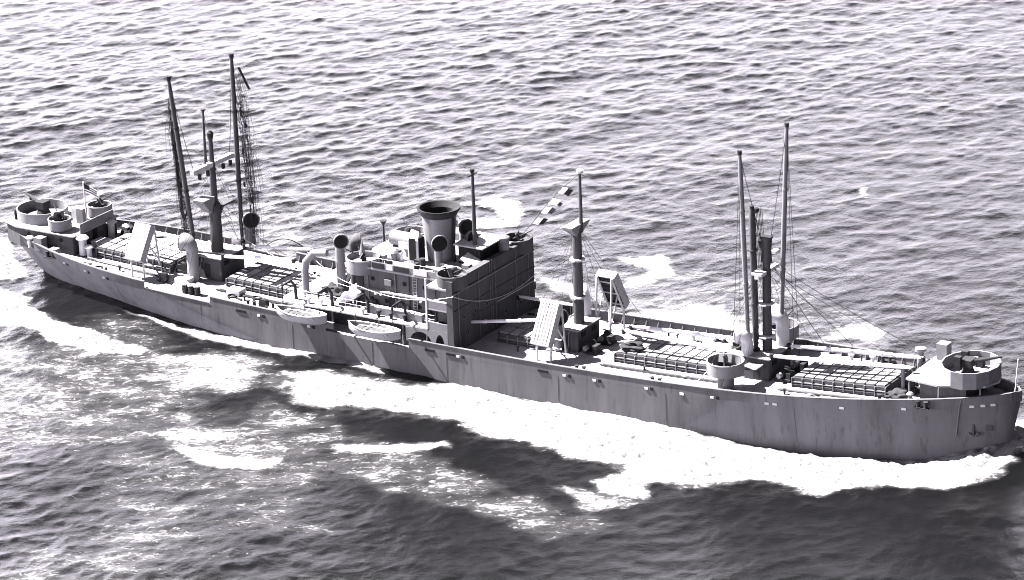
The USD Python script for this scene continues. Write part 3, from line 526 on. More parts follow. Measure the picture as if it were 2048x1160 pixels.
cowl(-3.3, -3.0, RD, RD + 3.2, .45, -.7, .95); cowl(-3.8, 2.9, RD, RD + 3.2, .45, -.4, .95); cowl(-2.2, 1.6, RD, RD + 2.6, .4, -.3, .8)
part(SHIP, 'ventilator_trunk', G().prism(Polygon([(-7.5, -2.9), (-6.1, -2.9), (-6.1, -1.5), (-7.5, -1.5)]), RD, RD + 2.8).add([(-7.5, -2.9, RD + 2.8), (-6.1, -2.9, RD + 2.8), (-6.1, -1.5, RD + 2.8), (-7.5, -1.5, RD + 2.8), (-7.3, -2.3, RD + 3.9), (-6.3, -2.3, RD + 3.7)], [[0, 1, 5, 4], [2, 3, 4, 5], [1, 2, 5, 5], [3, 0, 4, 4]]), 'canvas', smooth=False)
part(SHIP, 'ventilator_mouth', G().box(-6.12, -6.04, -2.75, -1.65, RD + .5, RD + 3.0).box(-7.3, -6.4, -2.96, -2.9, RD + .4, RD + 3.0), 'black', smooth=False)
part(SHIP, 'lamp_post', G().cyl(-14.1, 2.0, BD, 13.0, .12).lathe([(0, .45), (.45, .4), (.2, 0), (0, 0)], (-14.1, 2, 12.9), 12), 'dark')
cowl(-16.4, -3.6, BD, 12.4, .55, -.75, .85); cowl(-15.9, -1.6, BD, 11.7, .5, .6, .85, 'mast')
for x, y in ((-10.5, 1.0), (-9.2, 3.2), (-11.2, 3.0)): part(SHIP, 'ready_box', G().box(x - .6, x + .6, y - .5, y + .5, RD, RD + .9), 'canvas' if x < -10 else 'grey', smooth=False)
for x, y in ((-8.8, -1.0), (-9.4, -3.0), (-8.2, 3.4)): mushroom(x, y, RD, 1.0, .55)
part(SHIP, 'water_tank', G().tube([(-12.6, 1.6, RD + .9), (-9.9, 1.6, RD + .9)], .85, 16), 'grey')
# gooseneck ventilator at the aft end of the boat deck
part(SHIP, 'gooseneck_vent', G().tube([(-20.6, -4.8, float(dk(-20))), (-20.5, -4.9, 8.4), (-20.3, -4.9, 9.5), (-19.2, -4.9, 10.7), (-17.5, -4.6, 10.9)], [.42, .42, .44, .44, .42], 14), 'grey')
wire((-33.8, 1.0, 8.5), (-12.3, -6.9, 8.2), .6, .03, 'heaving_line', 'canvas'); 
part(SHIP, 'heaving_line', G().tube(np.vstack([sag((-20, -4.9, 10.7), (-11.5, -7.0, 8.6), .7), sag((-11.5, -7.0, 8.6), (2.3, -8.8, 10.2), .9)[1:], sag((2.3, -8.8, 10.2), (2.3, 8.4, 7.4), 1.6)[1:]]), .035, 5), 'canvas', label='long pale line looped along the house side and across the bridge front')

# ------------------------------------------------------------------ bow
zb = float(dk(57))
bh = part(SHIP, 'bow_house', G().prism([(56.2, -3.0), (61.2, -2.4), (61.2, 2.4), (56.2, 3.0)], zb, 8.0), 'house', smooth=False)
part(bh, 'bow_platform', G().prism([(54.9, -3.6), (58.6, -4.0), (63.2, -2.0), (63.9, 0), (63.2, 2.0), (58.6, 4.6), (54.9, 4.6)], 8.0, 8.2), 'deck', smooth=False)
octo = [(60.6 + 3.05 * math.cos(t), 3.55 * math.sin(t)) for t in np.linspace(0, 2 * np.pi, 14, endpoint=False)]
po = Polygon(octo); ring = po.difference(po.buffer(-.14, join_style=2))
bt = part(SHIP, 'bow_gun_tub', G().prism(ring, 7.95, 9.75), 'grey', smooth=False, label='many-sided gun platform over the bow')
part(bt, 'tub_floor', G().prism(po.buffer(-.16, join_style=2), 8.21, 8.3), 'deck', smooth=False)
g = G().lathe([(.9, 0), (.7, .4), (.45, 1.0), (.45, 1.3), (0, 1.3)], (60.3, 0, 8.3), 16).box(59.7, 60.9, -.75, .75, 9.3, 10.1)
gun = part(SHIP, 'bow_gun', g, 'dark'); part(gun, 'barrel', G().tube([(60.6, 0, 9.8), (62.0, .5, 10.1), (63.6, 1.1, 10.5)], [.22, .17, .11], 10), 'dark')
for s in (-1, 1): part(gun, 'training_seat', G().box(59.2, 59.9, s * .9 - .3, s * .9 + .3, 9.0, 10.5), 'dark', smooth=False)
for a in (0, 1, 2, 3): part(bt, 'ready_locker', G().box(58.0 + .75 * a, 58.6 + .75 * a, 2.3, 3.0, 8.3, 9.2), 'dark' if a % 2 else 'grey', smooth=False)
part(SHIP, 'platform_locker', G().box(55.4, 56.6, 2.6, 3.8, 8.2, 10.0), 'grey', smooth=False)
for k in range(6): part(bh, 'platform_stair', G().box(55.2 + .3 * k, 55.5 + .3 * k, -1.5, .3, 6.4 + .28 * k, 6.5 + .28 * k), 'canvas', smooth=False)
for x, y in ((55.2, -3.4), (55.2, 4.4), (58.8, -3.9), (62.6, -2.0)): part(bh, 'platform_post', G().cyl(x, y, float(dk(x)), 8.0, .1, n=8), 'grey')
wd = part(SHIP, 'windlass', G().box(53.4, 55.0, -1.6, 1.6, dc(54), dc(54) + .6), 'dark', smooth=False)
for y in (-1.2, -.5, .5, 1.2): part(wd, 'drum', G().tube([(54.2, y - .22, dc(54) + .9), (54.2, y + .22, dc(54) + .9)], .55, 14), 'dark' if abs(y) < 1 else 'rope')
def bollard(x, y):
    z = dc(x, y); part(SHIP, 'bollard_pair', G().box(x - .8, x + .8, y - .25, y + .25, z, z + .1).cyl(x - .45, y, z, z + .7, .2, n=10).cyl(x + .45, y, z, z + .7, .2, n=10).cyl(x - .45, y, z + .7, z + .78, .26, n=10).cyl(x + .45, y, z + .7, z + .78, .26, n=10), 'dark')
for x, y in ((52.8, -4.6), (57.5, -5.2), (47.5, 6.9), (27, 7.2), (-27, -6.9), (-57, -6.4), (-51, -6.9), (17.5, -7.2), (27.0, -7.2)): bollard(x, y)
part(SHIP, 'mast_kingpost', G().cyl(53.6, 2.6, dc(53), 8.9, .35).lathe([(0, .5), (.6, .3), (.6, 0), (0, 0)], (53.6, 2.6, 8.9)), 'grey'); part(SHIP, 'mast_kingpost', G().cyl(53.6, -1.6, dc(53), 8.7, .22), 'grey')
for x, y, h, r in ((54.6, .6, 1.9, .4), (53.2, 4.4, 1.4, .5), (55.6, -4.0, .9, .4)): mushroom(x, y, dc(x), h, r)
heap(52.8, 5.2, dc(53) + .4, .9, .8, .6, 21, 'dark', 'rope_coil', SHIP); heap(53.9, -3.2, dc(53) + .35, 1.0, .7, .5, 22, 'rope', 'rope_coil', SHIP); heap(30.8, 5.0, dc(31) + .4, 1.2, .9, .6, 23, 'dark', 'rope_coil', SHIP); heap(20.8, -1.8, dc(21) + 1.5, 1.3, .8, .35, 24, 'rope', 'rope_coil', SHIP)
part(SHIP, 'jackstaff', G().tube([(65.6, 0, 7.2), (65.9, 0, 11.0)], .06, 6), 'canvas')

# ------------------------------------------------------------------ stern
zs = float(dk(-60))
sh = part(SHIP, 'after_house', G().prism([(-66.2, -3.2), (-63.5, -4.2), (-55.2, -4.2), (-55.2, 4.2), (-63.5, 4.2), (-66.2, 3.2)], zs - .2, 6.85), 'house', smooth=False)
part(sh, 'roof_deck', G().prism([(-66.5, -3.4), (-63.6, -4.5), (-54.9, -4.5), (-54.9, 4.5), (-63.6, 4.5), (-66.5, 3.4)], 6.852, 6.99), 'deck', smooth=False)
for y in (-2.8, 0, 2.8): part(sh, 'door', G().box(-55.22, -55.15, y - .4, y + .4, zs + .2, zs + 2.0), 'black', smooth=False)
for x in (-62, -59.5, -57): part(sh, 'porthole', G().tube([(x, -4.18, 6.2), (x, -4.26, 6.2)], .25, 12), 'black')
r = 3.1
part(SHIP, 'stern_gun_platform', G().lathe([(0, 0), (r, 0), (r + .03, 1.3), (r - .1, 1.3), (r - .1, .15), (0, .15)], (-63.0, -.2, 7.0), 40), 'grey', label='large round gun platform with a low parapet over the stern')
g = G().lathe([(1.0, 0), (.8, .5), (.5, 1.1), (.5, 1.4), (0, 1.4)], (-63.0, 0, 7.15), 16).box(-63.6, -62.4, -.7, .7, 8.1, 9.0)
gun = part(SHIP, 'stern_gun', g, 'dark'); part(gun, 'barrel', G().tube([(-63.4, 0, 8.6), (-65.2, .8, 8.8), (-66.9, 1.5, 9.0)], [.24, .18, .12], 10), 'dark')
tub(-58.0, -3.0, 7.2, 1.4, 1.2, 6.9, .9, ang=2.6); tub(-57.0, 3.4, 7.2, 1.5, 1.2, 6.9, .9, ang=.6)
part(SHIP, 'splinter_screen', G().plate(sbox(-3.2, 0, 3.2, 1.2), (-54.85, 0, 6.99), (0, 1, 0), (0, 0, 1), .1), 'grey', smooth=False)
for x, y, w, h, m in ((-59.8, -1.2, 1.4, 1.3, 'canvas'), (-58.6, 1.2, 1.2, 1.5, 'canvas'), (-57.2, .2, 1.0, 1.9, 'grey'), (-59.6, -5.0, 1.2, 1.6, 'grey'), (-57.0, -5.6, 1.0, .9, 'grey')):
    z = 6.99 if abs(y) < 4.4 else dc(x, y)
    part(SHIP, 'ready_locker', G().box(x - w / 2, x + w / 2, y - w * .45, y + w * .45, z, z + h), m, smooth=False)
part(SHIP, 'ammunition_box', G().box(-54.6, -52.9, -1.6, .3, dc(-54), dc(-54) + 1.0), 'canvas', smooth=False)
for x, y, h, r in ((-54.2, -3.6, 2.1, .8), (-53.2, -3.7, 1.2, .55), (-54.6, 2.4, 2.2, .7), (-53.6, 3.8, 1.4, .6), (-61.2, -5.0, 1.2, .5)): mushroom(x, y, dc(x, y), h, r, 'canvas')
for k in range(3): heap(-54 + .8 * k, 4.8 - 1.0 * k, dc(-54) + .5, .8, .7, .6, 30 + k, 'dark', 'rope_coil', SHIP)
part(SHIP, 'ensign_staff', G().tube([(-56.3, 0, 7.0), (-56.4, 0, 12.3)], .07, 6).lathe([(0, .12), (.12, 0), (0, -.12)], (-56.4, 0, 12.35), 8), 'canvas')
for x, y, h in ((-66.8, 2.2, 1.9), (-65.4, -2.4, 1.2)): part(SHIP, 'smoke_float_rack', G().cyl(x, y, 7.0 if y < 0 else float(dk(x)) + 1, (7.0 if y < 0 else float(dk(x)) + 1.5) + h, .16), 'dark')
for x, y, w_ in ((-36.5, -6.9, 'aftermost'), (-35.6, -6.9, 'middle'), (-34.8, -6.8, 'foremost')):
    t = thing('oil_drum', w_ + ' of three dark lidded drums at the starboard deck edge by the after mast', 'drum', (x, y, dc(x, y)), 'drums at the starboard deck edge')
    part(t, 'drum_body', G().cyl(0, 0, 0, 1.0, .38, n=16).lathe([(.39, .33), (.42, .36), (.39, .39)], (0, 0, 0), 16).lathe([(.39, .63), (.42, .66), (.39, .69)], (0, 0, 0), 16), 'dark')
    part(t, 'drum_lid', G().cyl(0, 0, 1.005, 1.15, .46, n=12), 'canvas')
for k, (x, y) in enumerate(((-25.4, -6.6), (-40.6, -5.6))): part(SHIP, 'hose_reel', G().tube([(x, y - .3, dc(x, y) + .6), (x, y + .3, dc(x, y) + .6)], .6, 14), 'dark')
for x, y in ((-38.4, -4.6), (-31.0, -4.4)): part(SHIP, 'deck_box', G().prism([(x - .9, y - .7), (x + .9, y - .7), (x + .9, y + .7), (x - .9, y + .7)], dc(x, y), dc(x, y) + .6), 'canvas', smooth=False)
for x, y in ((29.5, 6.6), (24.0, 6.4), (18.0, 5.6), (43.5, 6.5), (46, 6.6), (-46, 6.4), (-43, 6.5)): mushroom(x, y, dc(x, y), .7, .35, 'canvas')
wire((31.2, -8.3, float(dk(31)) + .1), (33.0, -5.2, 6.3), 0, .04, 'guy_rope', 'white')

for s in (-1, 1):
    for a, b in ((40.5, 53), (18.5, 33.5), (-33.6, -23), (-53, -41)):
        for y in (4.3, 4.75): part(SHIP, 'deck_pipe', G().tube([(x, s * y, dc(x, y) + .12) for x in np.linspace(a, b, 12)], .09, 6), 'grey' if y < 4.5 else 'dark')
rr_ = random.Random(5)
for k in range(46):     # gear lying about the decks
    a, b = rr_.choice(((17, 33), (40, 54), (-34, -23), (-53, -40), (3, 11), (-31, -24))); x = rr_.uniform(a, b); y = rr_.choice((-1, 1)) * rr_.uniform(3.7, 7.0); z = dc(x, y)
    if abs(x - 35) < 3: continue
    c = rr_.random(); an_ = rr_.uniform(0, 3.1)
    if c < .4: loose('dunnage_plank', G().obox((x, y, z + .08), (math.cos(an_), math.sin(an_), 0), (-math.sin(an_), math.cos(an_), 0), (0, 0, 1), rr_.uniform(1.4, 3), .28, .1), rr_.choice(['grey', 'dark', 'tarp']), 'loose plank lying on the open deck between hatch and rail', 'plank', 'loose planks on the deck', False)
    elif c < .7: part(SHIP, 'deck_bitts', G().cyl(x, y, z, z + .5, .13, n=8).cyl(x, y, z + .5, z + .58, .2, n=8), 'dark')
    else: loose('rope_coil', G().tube([(x + .5 * math.cos(t), y + .5 * math.sin(t), z + .07 + .012 * t) for t in np.linspace(0, 18, 40)], .06, 5), 'rope', 'dark flat coil of rope lying on the open deck', 'rope', 'rope coils on the deck')

# ------------------------------------------------------------------ life rafts on skids
def raft(x, s, z_hi, y_hi, z_lo, y_lo, w, label, where):
    a = np.array([x, s * y_hi, z_hi]); b = np.array([x, s * y_lo, z_lo]); L = np.linalg.norm(b - a); down = (b - a) / L; ax = np.array([1.0, 0, 0]); n = np.cross(ax, down); n = n if n[2] > 0 else -n; th = 1.0
    o = (a + b) / 2 - n * th * .5
    t = thing('life_raft', label, 'life raft', o, 'life rafts on sloping skids')
    B = lambda cx, cy, cz, sx, sy, sz: G().obox(ax * cx + down * cy + n * cz, ax, down, n, sx, sy, sz)
    part(t, 'float_body', B(0, 0, 0, w - .1, L - .1, th * .72), 'raft', smooth=False)
    for k in range(6): part(t, 'slat', B(-w / 2 + w * (k + .5) / 6, 0, th * .43, w / 6 - .09, L - .2, .12), 'raft', smooth=False)
    for sx in (-1, 1): part(t, 'side_rail', B(sx * (w / 2 - .06), 0, 0, .14, L, th * 1.02), 'raft', smooth=False)
    for sy in (-1, 1): part(t, 'end_rail', B(0, sy * (L / 2 - .06), 0, w - .3, .14, th * 1.02), 'raft', smooth=False)
    part(t, 'bottom_panel', B(0, 0, -th * .39, w - .32, L - .34, .08), 'dark', smooth=False)
    for k in range(4): part(t, 'bottom_slat', B(0, -L / 2 + L * (k + .5) / 4, -th * .47, w - .3, .5, .1), 'dark', smooth=False)
    # the skid belongs to the ship
    g = G(); zd = dc(x, y_hi)
    for sx in (-1, 1):
        xo = x + sx * (w / 2 - .25); top = a - n * (th + .1); bot = b - n * (th + .1)
        g.tube([(xo, bot[1], bot[2] - .2), (xo, top[1], top[2])], .13, 6).tube([(xo, top[1], top[2]), (xo, top[1] - s * .6, zd)], .12, 6).tube([(xo, bot[1], bot[2]), (xo, bot[1], float(dk(x)) - .05)], .12, 6)
        g.tube([(xo, (top[1] + bot[1]) / 2, (top[2] + bot[2]) / 2), (xo, top[1] - s * .4, zd + 1.5)], .09, 6)
    for f in (.15, .5, .85): q = a + (b - a) * f - n * (th + .1); g.tube([(x - w / 2, q[1], q[2]), (x + w / 2, q[1], q[2])], .08, 6)
    for f in (.2, .5): g.tube([(x - w / 2 + .25, s * (y_hi - .7) , zd + f * 6 * .6), (x + w / 2 - .25, s * (y_hi - .7), zd + f * 6 * .6)], .07, 6)
    part(SHIP, 'raft_skid', g, 'canvas')
raft(12.1, -1, 9.75, 4.4, 5.6, 6.9, 2.3, 'weathered life raft tilted steeply on its skid before the bridge, sunlit top slats', 1)
raft(14.4, 1, 11.0, 4.4, 6.6, 6.9, 2.4, 'life raft across the foredeck past the mainmast, seen from its dark underside', 1)
raft(-44.1, -1, 10.3, 4.4, 6.6, 6.9, 2.3, 'bright pale life raft tilted on its skid over the aftermost hatch', 1)

# ------------------------------------------------------------------ lifeboats and davits
def lifeboat(xc, y, z, L, label):
    t = thing('lifeboat', label, 'lifeboat', (xc, y, z), 'open lifeboats swung out from the boat deck')
    n = 25; u = np.linspace(-1, 1, n); B, D = 1.15, 1.15
    bw = B * (1 - np.abs(u) ** 2.6) + .03; sh_ = .28 * np.abs(u) ** 2.2; keel = -D + .5 * np.abs(u) ** 5
    def shell(off):
        ang = np.linspace(0, np.pi, 15); rows = []
        for k in range(n):
            b = max(bw[k] - off, .01); d = (sh_[k] - keel[k]) - off
            rows.append(np.stack([np.full(15, u[k] * (L / 2 - off)), -b * np.sign(np.cos(ang)) * np.abs(np.cos(ang)) ** .7, sh_[k] - d * np.abs(np.sin(ang)) ** .8], 1))
        return np.stack(rows, 0).reshape(-1, 3)
    part(t, 'boat_hull', G().add(shell(0), grid_faces(n, 15)).add(shell(.06), grid_faces(n, 15)[:, ::-1]), 'boat', smooth=50)
    for s in (-1, 1): part(t, 'gunwale', G().tube([(u[k] * L / 2, s * bw[k], sh_[k]) for k in range(n)], .07, 6), 'white')
    for k, x in enumerate((-2.2, -1.1, 0, 1.1, 2.2)):
        b = B * (1 - abs(x / (L / 2)) ** 2.6) - .06; part(t, 'thwart', G().box(x - .17, x + .17, -b, b, -.24, -.17), 'white', smooth=False)
    part(t, 'floor_boards', G().box(-L * .33, L * .33, -.55, .55, -.78, -.7), 'dark', smooth=False)
    for s in (-1, 1): part(t, 'side_bench', G().box(-2.3, 2.3, s * .8 - .13, s * .8 + .13, -.3, -.23), 'canvas', smooth=False)
    for k in range(3): part(t, 'oar', G().tube([(-2.3, -.4 + .3 * k, -.1), (2.0, -.5 + .3 * k, -.1)], .05, 5), 'wood')
    for x in (-L * .36, L * .36):            # davits belong to the ship
        s = np.sign(y); X_ = xc + x; yi = y - s * 2.6
        part(SHIP, 'davit', G().tube([(X_, yi, BD), (X_, yi + s * .1, BD + 1.6), (X_, yi + s * .9, BD + 2.5), (X_, y, BD + 2.4)], [.2, .18, .15, .11], 8), 'dark')
        part(SHIP, 'boat_fall', G().tube([(X_, y, BD + 2.4), (X_, y, z + .1)], .05, 5).tube([(X_, y, BD + 2.3), (X_, y, BD + 1.9)], .14, 6), 'rope')
lifeboat(-17.8, -9.75, 5.35, 7.0, 'pale open lifeboat hung outboard at the after end of the boat deck')
lifeboat(-7.8, -9.75, 5.15, 7.0, 'pale open lifeboat hung outboard beneath the bridge house wall')
lifeboat(-1.5, 9.6, 5.7, 6.0, 'lifeboat hung on the far side behind the shaded bridge front')

# ------------------------------------------------------------------ flags
def flag(name, label, group, corner, ax, ay, w, h, cells, seed):
    t = thing(name, label, 'flag', corner, group)
    ax, ay = np.array(ax, float), np.array(ay, float); ax /= np.linalg.norm(ax); ay /= np.linalg.norm(ay); nn = np.cross(ax, ay); nn /= np.linalg.norm(nn)
    for (u0, u1, v0, v1, c) in cells:
        m = 10; V = []
        for uu in np.linspace(u0, u1, m):
            for v in (v0, v1): V.append(ax * uu * w + ay * (v - 1) * h + nn * .14 * math.sin(uu * 5 + seed + v) * uu)
        V = np.array(V); W = V + nn * .02
        part(t, 'cloth_panel', G().add(V, grid_faces(m, 2)).add(W, grid_faces(m, 2)[:, ::-1]), c)
h0, h1 = np.array([1.2, 7.9, 12.3]), np.array([13.6, .3, 23.5])
part(SHIP, 'signal_halyard', G().tube([h0, (3, 7, 14.1), (5, 6, 16.2), (6.3, 5.5, 17.6), (8.5, 4.2, 19.6), h1], .035, 5), 'rope')
hd = np.array([5.5, -2.8, 5.5])
for k, (pos, lab, cells) in enumerate((
    ((3.9, 6.55, 15.0), 'lowest signal flag of the hoist, a narrow white one with a dark edge', [(0, .55, 0, 1, 'flag_white'), (.55, 1, 0, 1, 'dark')]),
    ((5.5, 5.8, 16.75), 'second signal flag from the bottom, white above and dark to the side', [(0, .6, .0, 1, 'flag_white'), (.6, 1, .0, 1, 'mast')]),
    ((6.75, 5.3, 18.05), 'pointed pale signal flag third from the bottom of the hoist', [(0, .8, .1, 1, 'flag_white'), (.8, 1.1, .2, .8, 'dark')]),
    ((9.0, 4.0, 20.1), 'topmost signal flag, half white and half black', [(0, .5, 0, 1, 'flag_white'), (.5, 1, 0, 1, 'black')]))):
    flag('signal_flag', lab, 'signal flags on one halyard', pos, (.86, .45, -.22), hd, 1.25, 1.45, cells, k)
flag('ensign', 'small dark ensign with pale stripes flying from the stern staff', None, (-56.45, 0, 12.2), (.8, .35, -.42), (0, 0, 1), 1.9, 1.0,
     [(0, .45, .42, 1, 'dark')] + [(.45 if v >= .4 else 0, 1, v, v + .142, 'dark' if k % 2 else 'flag_white') for k, v in enumerate(np.arange(7) * .142)], 2)

# ------------------------------------------------------------------ the sea
def smooth(e0, e1, x): t = np.clip((x - e0) / (e1 - e0), 0, 1); return t * t * (3 - 2 * t)
VD = np.array([math.cos(YAW), math.sin(YAW)]); LD = np.array([VD[1], -VD[0]])      # away from the camera, and to its right
NF, LF = 1024, 420.0
nr = np.random.RandomState(11)
k1 = np.fft.fftfreq(NF, LF / NF) * 2 * np.pi; KX, KY = np.meshgrid(k1, k1, indexing='ij'); K = np.hypot(KX, KY); K[0, 0] = 1e-6
LP = 8.0; kp = 2 * np.pi / LP
wd_ = VD * math.cos(.62) - LD * math.sin(.62)
ct = (KX * wd_[0] + KY * wd_[1]) / K
E_ = K ** -3.7 * np.exp(-1.25 * (kp / K) ** 2) * (np.abs(ct) ** 2 * .6 + .4) * np.exp(-(K / 9.0) ** 2); E_[0, 0] = 0
E_ += 0.22 * K ** -4.0 * np.exp(-1.25 * ((2 * np.pi / 42) / K) ** 2) * np.exp(-(K / .35) ** 2) * np.abs(ct) ** 6
spec = np.sqrt(E_) * (nr.normal(size=K.shape) + 1j * nr.normal(size=K.shape))
H = np.fft.ifft2(spec).real; s0 = 0.078 / H.std(); H *= s0
DX = np.fft.ifft2(1j * KX / K * spec).real * s0; DY = np.fft.ifft2(1j * KY / K * spec).real * s0
CH = 1.15
jac = 1 - CH * 0
dxx, dxy = np.gradient(DX, LF / NF); dyx, dyy = np.gradient(DY, LF / NF)
JJ = (1 + CH * dxx) * (1 + CH * dyy) - CH * CH * dxy * dyx
def fbm2(x, y, seed, octs=4, f=1.0):
    r_ = np.random.RandomState(seed); out = 0; a = 1; tot = 0
    for o in range(octs):
        t = r_.rand(64, 64); out = out + a * map_coordinates(t, [x * f + 17 * o, y * f + 31 * o], order=1, mode='grid-wrap'); tot += a; a *= .55; f *= 2.03
    return out / tot
def stretch(a, b, step, far, grow=1.18):
    xs = list(np.arange(a, b, step)); l = [xs[0]]; d = step
    while l[-1] > -far: d *= grow; l.append(l[-1] - d)
    r = [xs[-1]]; d = step
    while r[-1] < far: d *= grow; r.append(r[-1] + d)
    return np.array(l[:0:-1] + xs + r[1:])
O2 = np.array([0.0, 15.0])
LU, LV = stretch(-88, 88, .30, 9000), stretch(-115, 150, .36, 9000)
U, Vv = np.meshgrid(LU, LV, indexing='ij')
PX, PY = O2[0] + U * LD[0] + Vv * VD[0], O2[1] + U * LD[1] + Vv * VD[1]
far = 1 - smooth(140, 420, np.maximum(np.abs(U), np.abs(Vv)))
ci = [PX / LF * NF, PY / LF * NF]
h = map_coordinates(H, ci, order=3, mode='grid-wrap') * far
gust = .55 + .9 * fbm2(PX * .018, PY * .018, 41, 3, 1.0); h = h * gust          # wind patches: livelier and calmer stretches
ox = map_coordinates(DX, ci, order=1, mode='grid-wrap') * far * CH; oy = map_coordinates(DY, ci, order=1, mode='grid-wrap') * far * CH
jac = map_coordinates(JJ, ci, order=1, mode='grid-wrap')
def psd(poly, x, y):
    "signed distance to a polygon, positive inside"
    P = np.array(poly); D = np.full(x.shape, 1e9); ins = np.zeros(x.shape, bool)
    for a, b in zip(P, np.roll(P, -1, 0)):
        ex, ey = b - a; t = np.clip(((x - a[0]) * ex + (y - a[1]) * ey) / (ex * ex + ey * ey + 1e-9), 0, 1)
        D = np.minimum(D, np.hypot(x - a[0] - t * ex, y - a[1] - t * ey))
        c = (a[1] > y) != (b[1] > y)
        ins ^= c & (x < (b[0] - a[0]) * (y - a[1]) / (b[1] - a[1] + 1e-12) + a[0])
    return np.where(ins, D, -D)
FOAM = [  # (strength, soft edge in metres, outline on the water)
 (1.3, 2.8, [(63.6, 6.5), (68.0, 2.0), (66.8, -4.2), (63.6, -9.0), (56.5, -13.6), (52.0, -17.0), (47.9, -16.8), (44.3, -18.1), (36.2, -23.0), (36.6, -26.6), (33.8, -27.6), (30.5, -25.0), (31.5, -21.0), (26.0, -20.6), (15.8, -20.2), (6.8, -19.0), (-1.7, -17.6), (-6.9, -21.1), (-11.8, -20.8), (-14.8, -19.0), (-16.5, -14.7), (-14.2, -12.6), (-6.6, -12.4), (0, -10.6), (2.9, -8.5), (16.3, -8.5), (40, -8.0), (50, -7.0), (58, -3.5), (62.6, 1.0)]),
 (1.2, .8, [(60.0, 5.0), (63.0, 9.9), (67.6, 5.4), (69.0, -0.5), (62, 1)]),
 (1.0, .8, [(62.4, -6.2), (64.4, 1.0), (66.3, -0.8), (64.6, -6.6)]),
 (.98, .8, [(-46, -7.2), (-38.7, -8.3), (-29.6, -8.6), (-21.3, -8.6), (-12, -8.6), (-6, -9), (-6, -10.4), (-15.2, -10.2), (-21, -10.8), (-27.9, -10.6), (-37.7, -9.6)]),
 (1.2, 1.3, [(-68.9, -7.7), (-63.4, -8.0), (-56.3, -11.6), (-47.9, -14.5), (-38.8, -15.8), (-34.7, -16.4), (-34.6, -18.0), (-39.6, -19.5), (-45.8, -19.9), (-53.2, -17.2), (-59.7, -18.6), (-80, -19), (-80, -8)]),
 (1.2, 1.4, [(-90, 8), (-78.9, 5.9), (-74.2, 5.1), (-66.1, -0.3), (-64.0, -2.9), (-66.0, -5.8), (-68.9, -7.7), (-90, -9)]),
 (.5, 6, [(-80, -17), (-44.8, -18.3), (-34.4, -16.8), (-26, -16), (-21.8, -20), (-19, -30.2), (-20.5, -37.4), (-25.1, -45), (-31.7, -58), (-70, -70)]),
 (.64, 3, [(-36.9, -16.3), (-29.1, -12.4), (-19.1, -12.6), (-15.5, -17.7), (-16.4, -24.9), (-18.9, -26.2), (-24.2, -27.3)]),
 (.56, 3, [(-22.8, -28.2), (-5.2, -32.1), (-1.1, -37.7), (-14.5, -42.0)]),
 (.84, 1.2, [(-15.6, -38.0), (-10.0, -36.9), (-3.0, -35.1), (-1.8, -37.9), (-6.1, -40.4), (-10.2, -41)]),
 (.84, 1.2, [(-0.8, -30.3), (4.7, -27.2), (11.2, -23.5), (12.4, -25.2), (5.7, -29.6), (0.5, -32.0)]),
 (.74, 2, [(26.2, -28.6), (32.6, -28.0), (37.9, -27.6), (36.6, -30), (32.9, -31.5)]),
 (.46, 3, [(-14, -20), (0, -24), (22, -30), (40, -33), (34, -42), (5, -38), (-16, -38)]),
 (.9, 1.4, [(-32.1, 44.1), (-29.7, 48.7), (-25.2, 48.6), (-22.0, 45.7), (-20.5, 40.0), (-25.5, 33.5), (-29.2, 36.7), (-24.2, 41.6), (-25.8, 44.2), (-29.0, 44.6)]),
 (.8, 1.0, [(-9.0, 25.0), (-3.8, 24.6), (-0.1, 20.6), (-5.1, 21.0)]),
 (.78, 1.6, [(-3.8, 34.1), (2.0, 38.5), (5.5, 34.2), (6.1, 26.6), (2.0, 26.5), (2.4, 32.2)]),
 (.84, 2.4, [(8, 16), (9.3, 20.0), (12.6, 25.5), (17.2, 27.5), (20.0, 23.5), (28, 20.0), (25, 16), (20, 14), (12.3, 14)]),
 (.74, 1.8, [(32.6, 27.7), (35.3, 30.0), (38.5, 25.3), (36.8, 21.8), (32.4, 21.8)]),
 (.66, 1.4, [(10.7, 73.0), (12.4, 74.6), (14.8, 69.9), (13.1, 69.0)]),
 (.45, 3.0, [(-54.7, 14.1), (-58.9, 33.4), (-47.8, 33.9), (-37.1, 20.1), (-30, 10), (-50, 9)]),
 (.40, 3, [(-12, 10), (-12, 26), (10, 38), (34, 33), (44, 22), (50, 9), (20, 9)]),
]
near = (np.abs(U) < 100) & (np.abs(Vv) < 160)
xn, yn = PX[near], PY[near]; D = np.zeros(xn.shape)
wx, wy = (fbm2(xn, yn, 1, 4, .22) - .5) * 5.5, (fbm2(xn, yn, 2, 4, .22) - .5) * 5.5
for st_, soft, poly in FOAM:
    P = np.array(poly); lo, hi = P.min(0) - 8, P.max(0) + 8
    m = (xn > lo[0]) & (xn < hi[0]) & (yn > lo[1]) & (yn < hi[1])
    wk = min(1.0, soft / 1.6)
    sd = psd(poly, xn[m] + wx[m] * wk, yn[m] + wy[m] * wk)
    D[m] = np.maximum(D[m], st_ * smooth(-soft, soft, sd))
caps = smooth(.22, -.05, jac[near]) * .75 * (fbm2(xn, yn, 5, 2, .06) > .5)
caps = np.maximum(caps, smooth(-4, -12, yn) * (.16 + .30 * smooth(.42, .72, fbm2(xn, yn, 6, 3, .05))) * smooth(75, 10, xn) )  # white specks on the near water: glints and small breakers coloured in as foam
D = np.maximum(D, caps)
foam = np.zeros(PX.shape); foam[near] = D
lump = np.zeros(PX.shape); lump[near] = (fbm2(xn, yn, 8, 3, 1.7) - .5) * .7 + (fbm2(xn, yn, 9, 2, .25) - .5) * .6
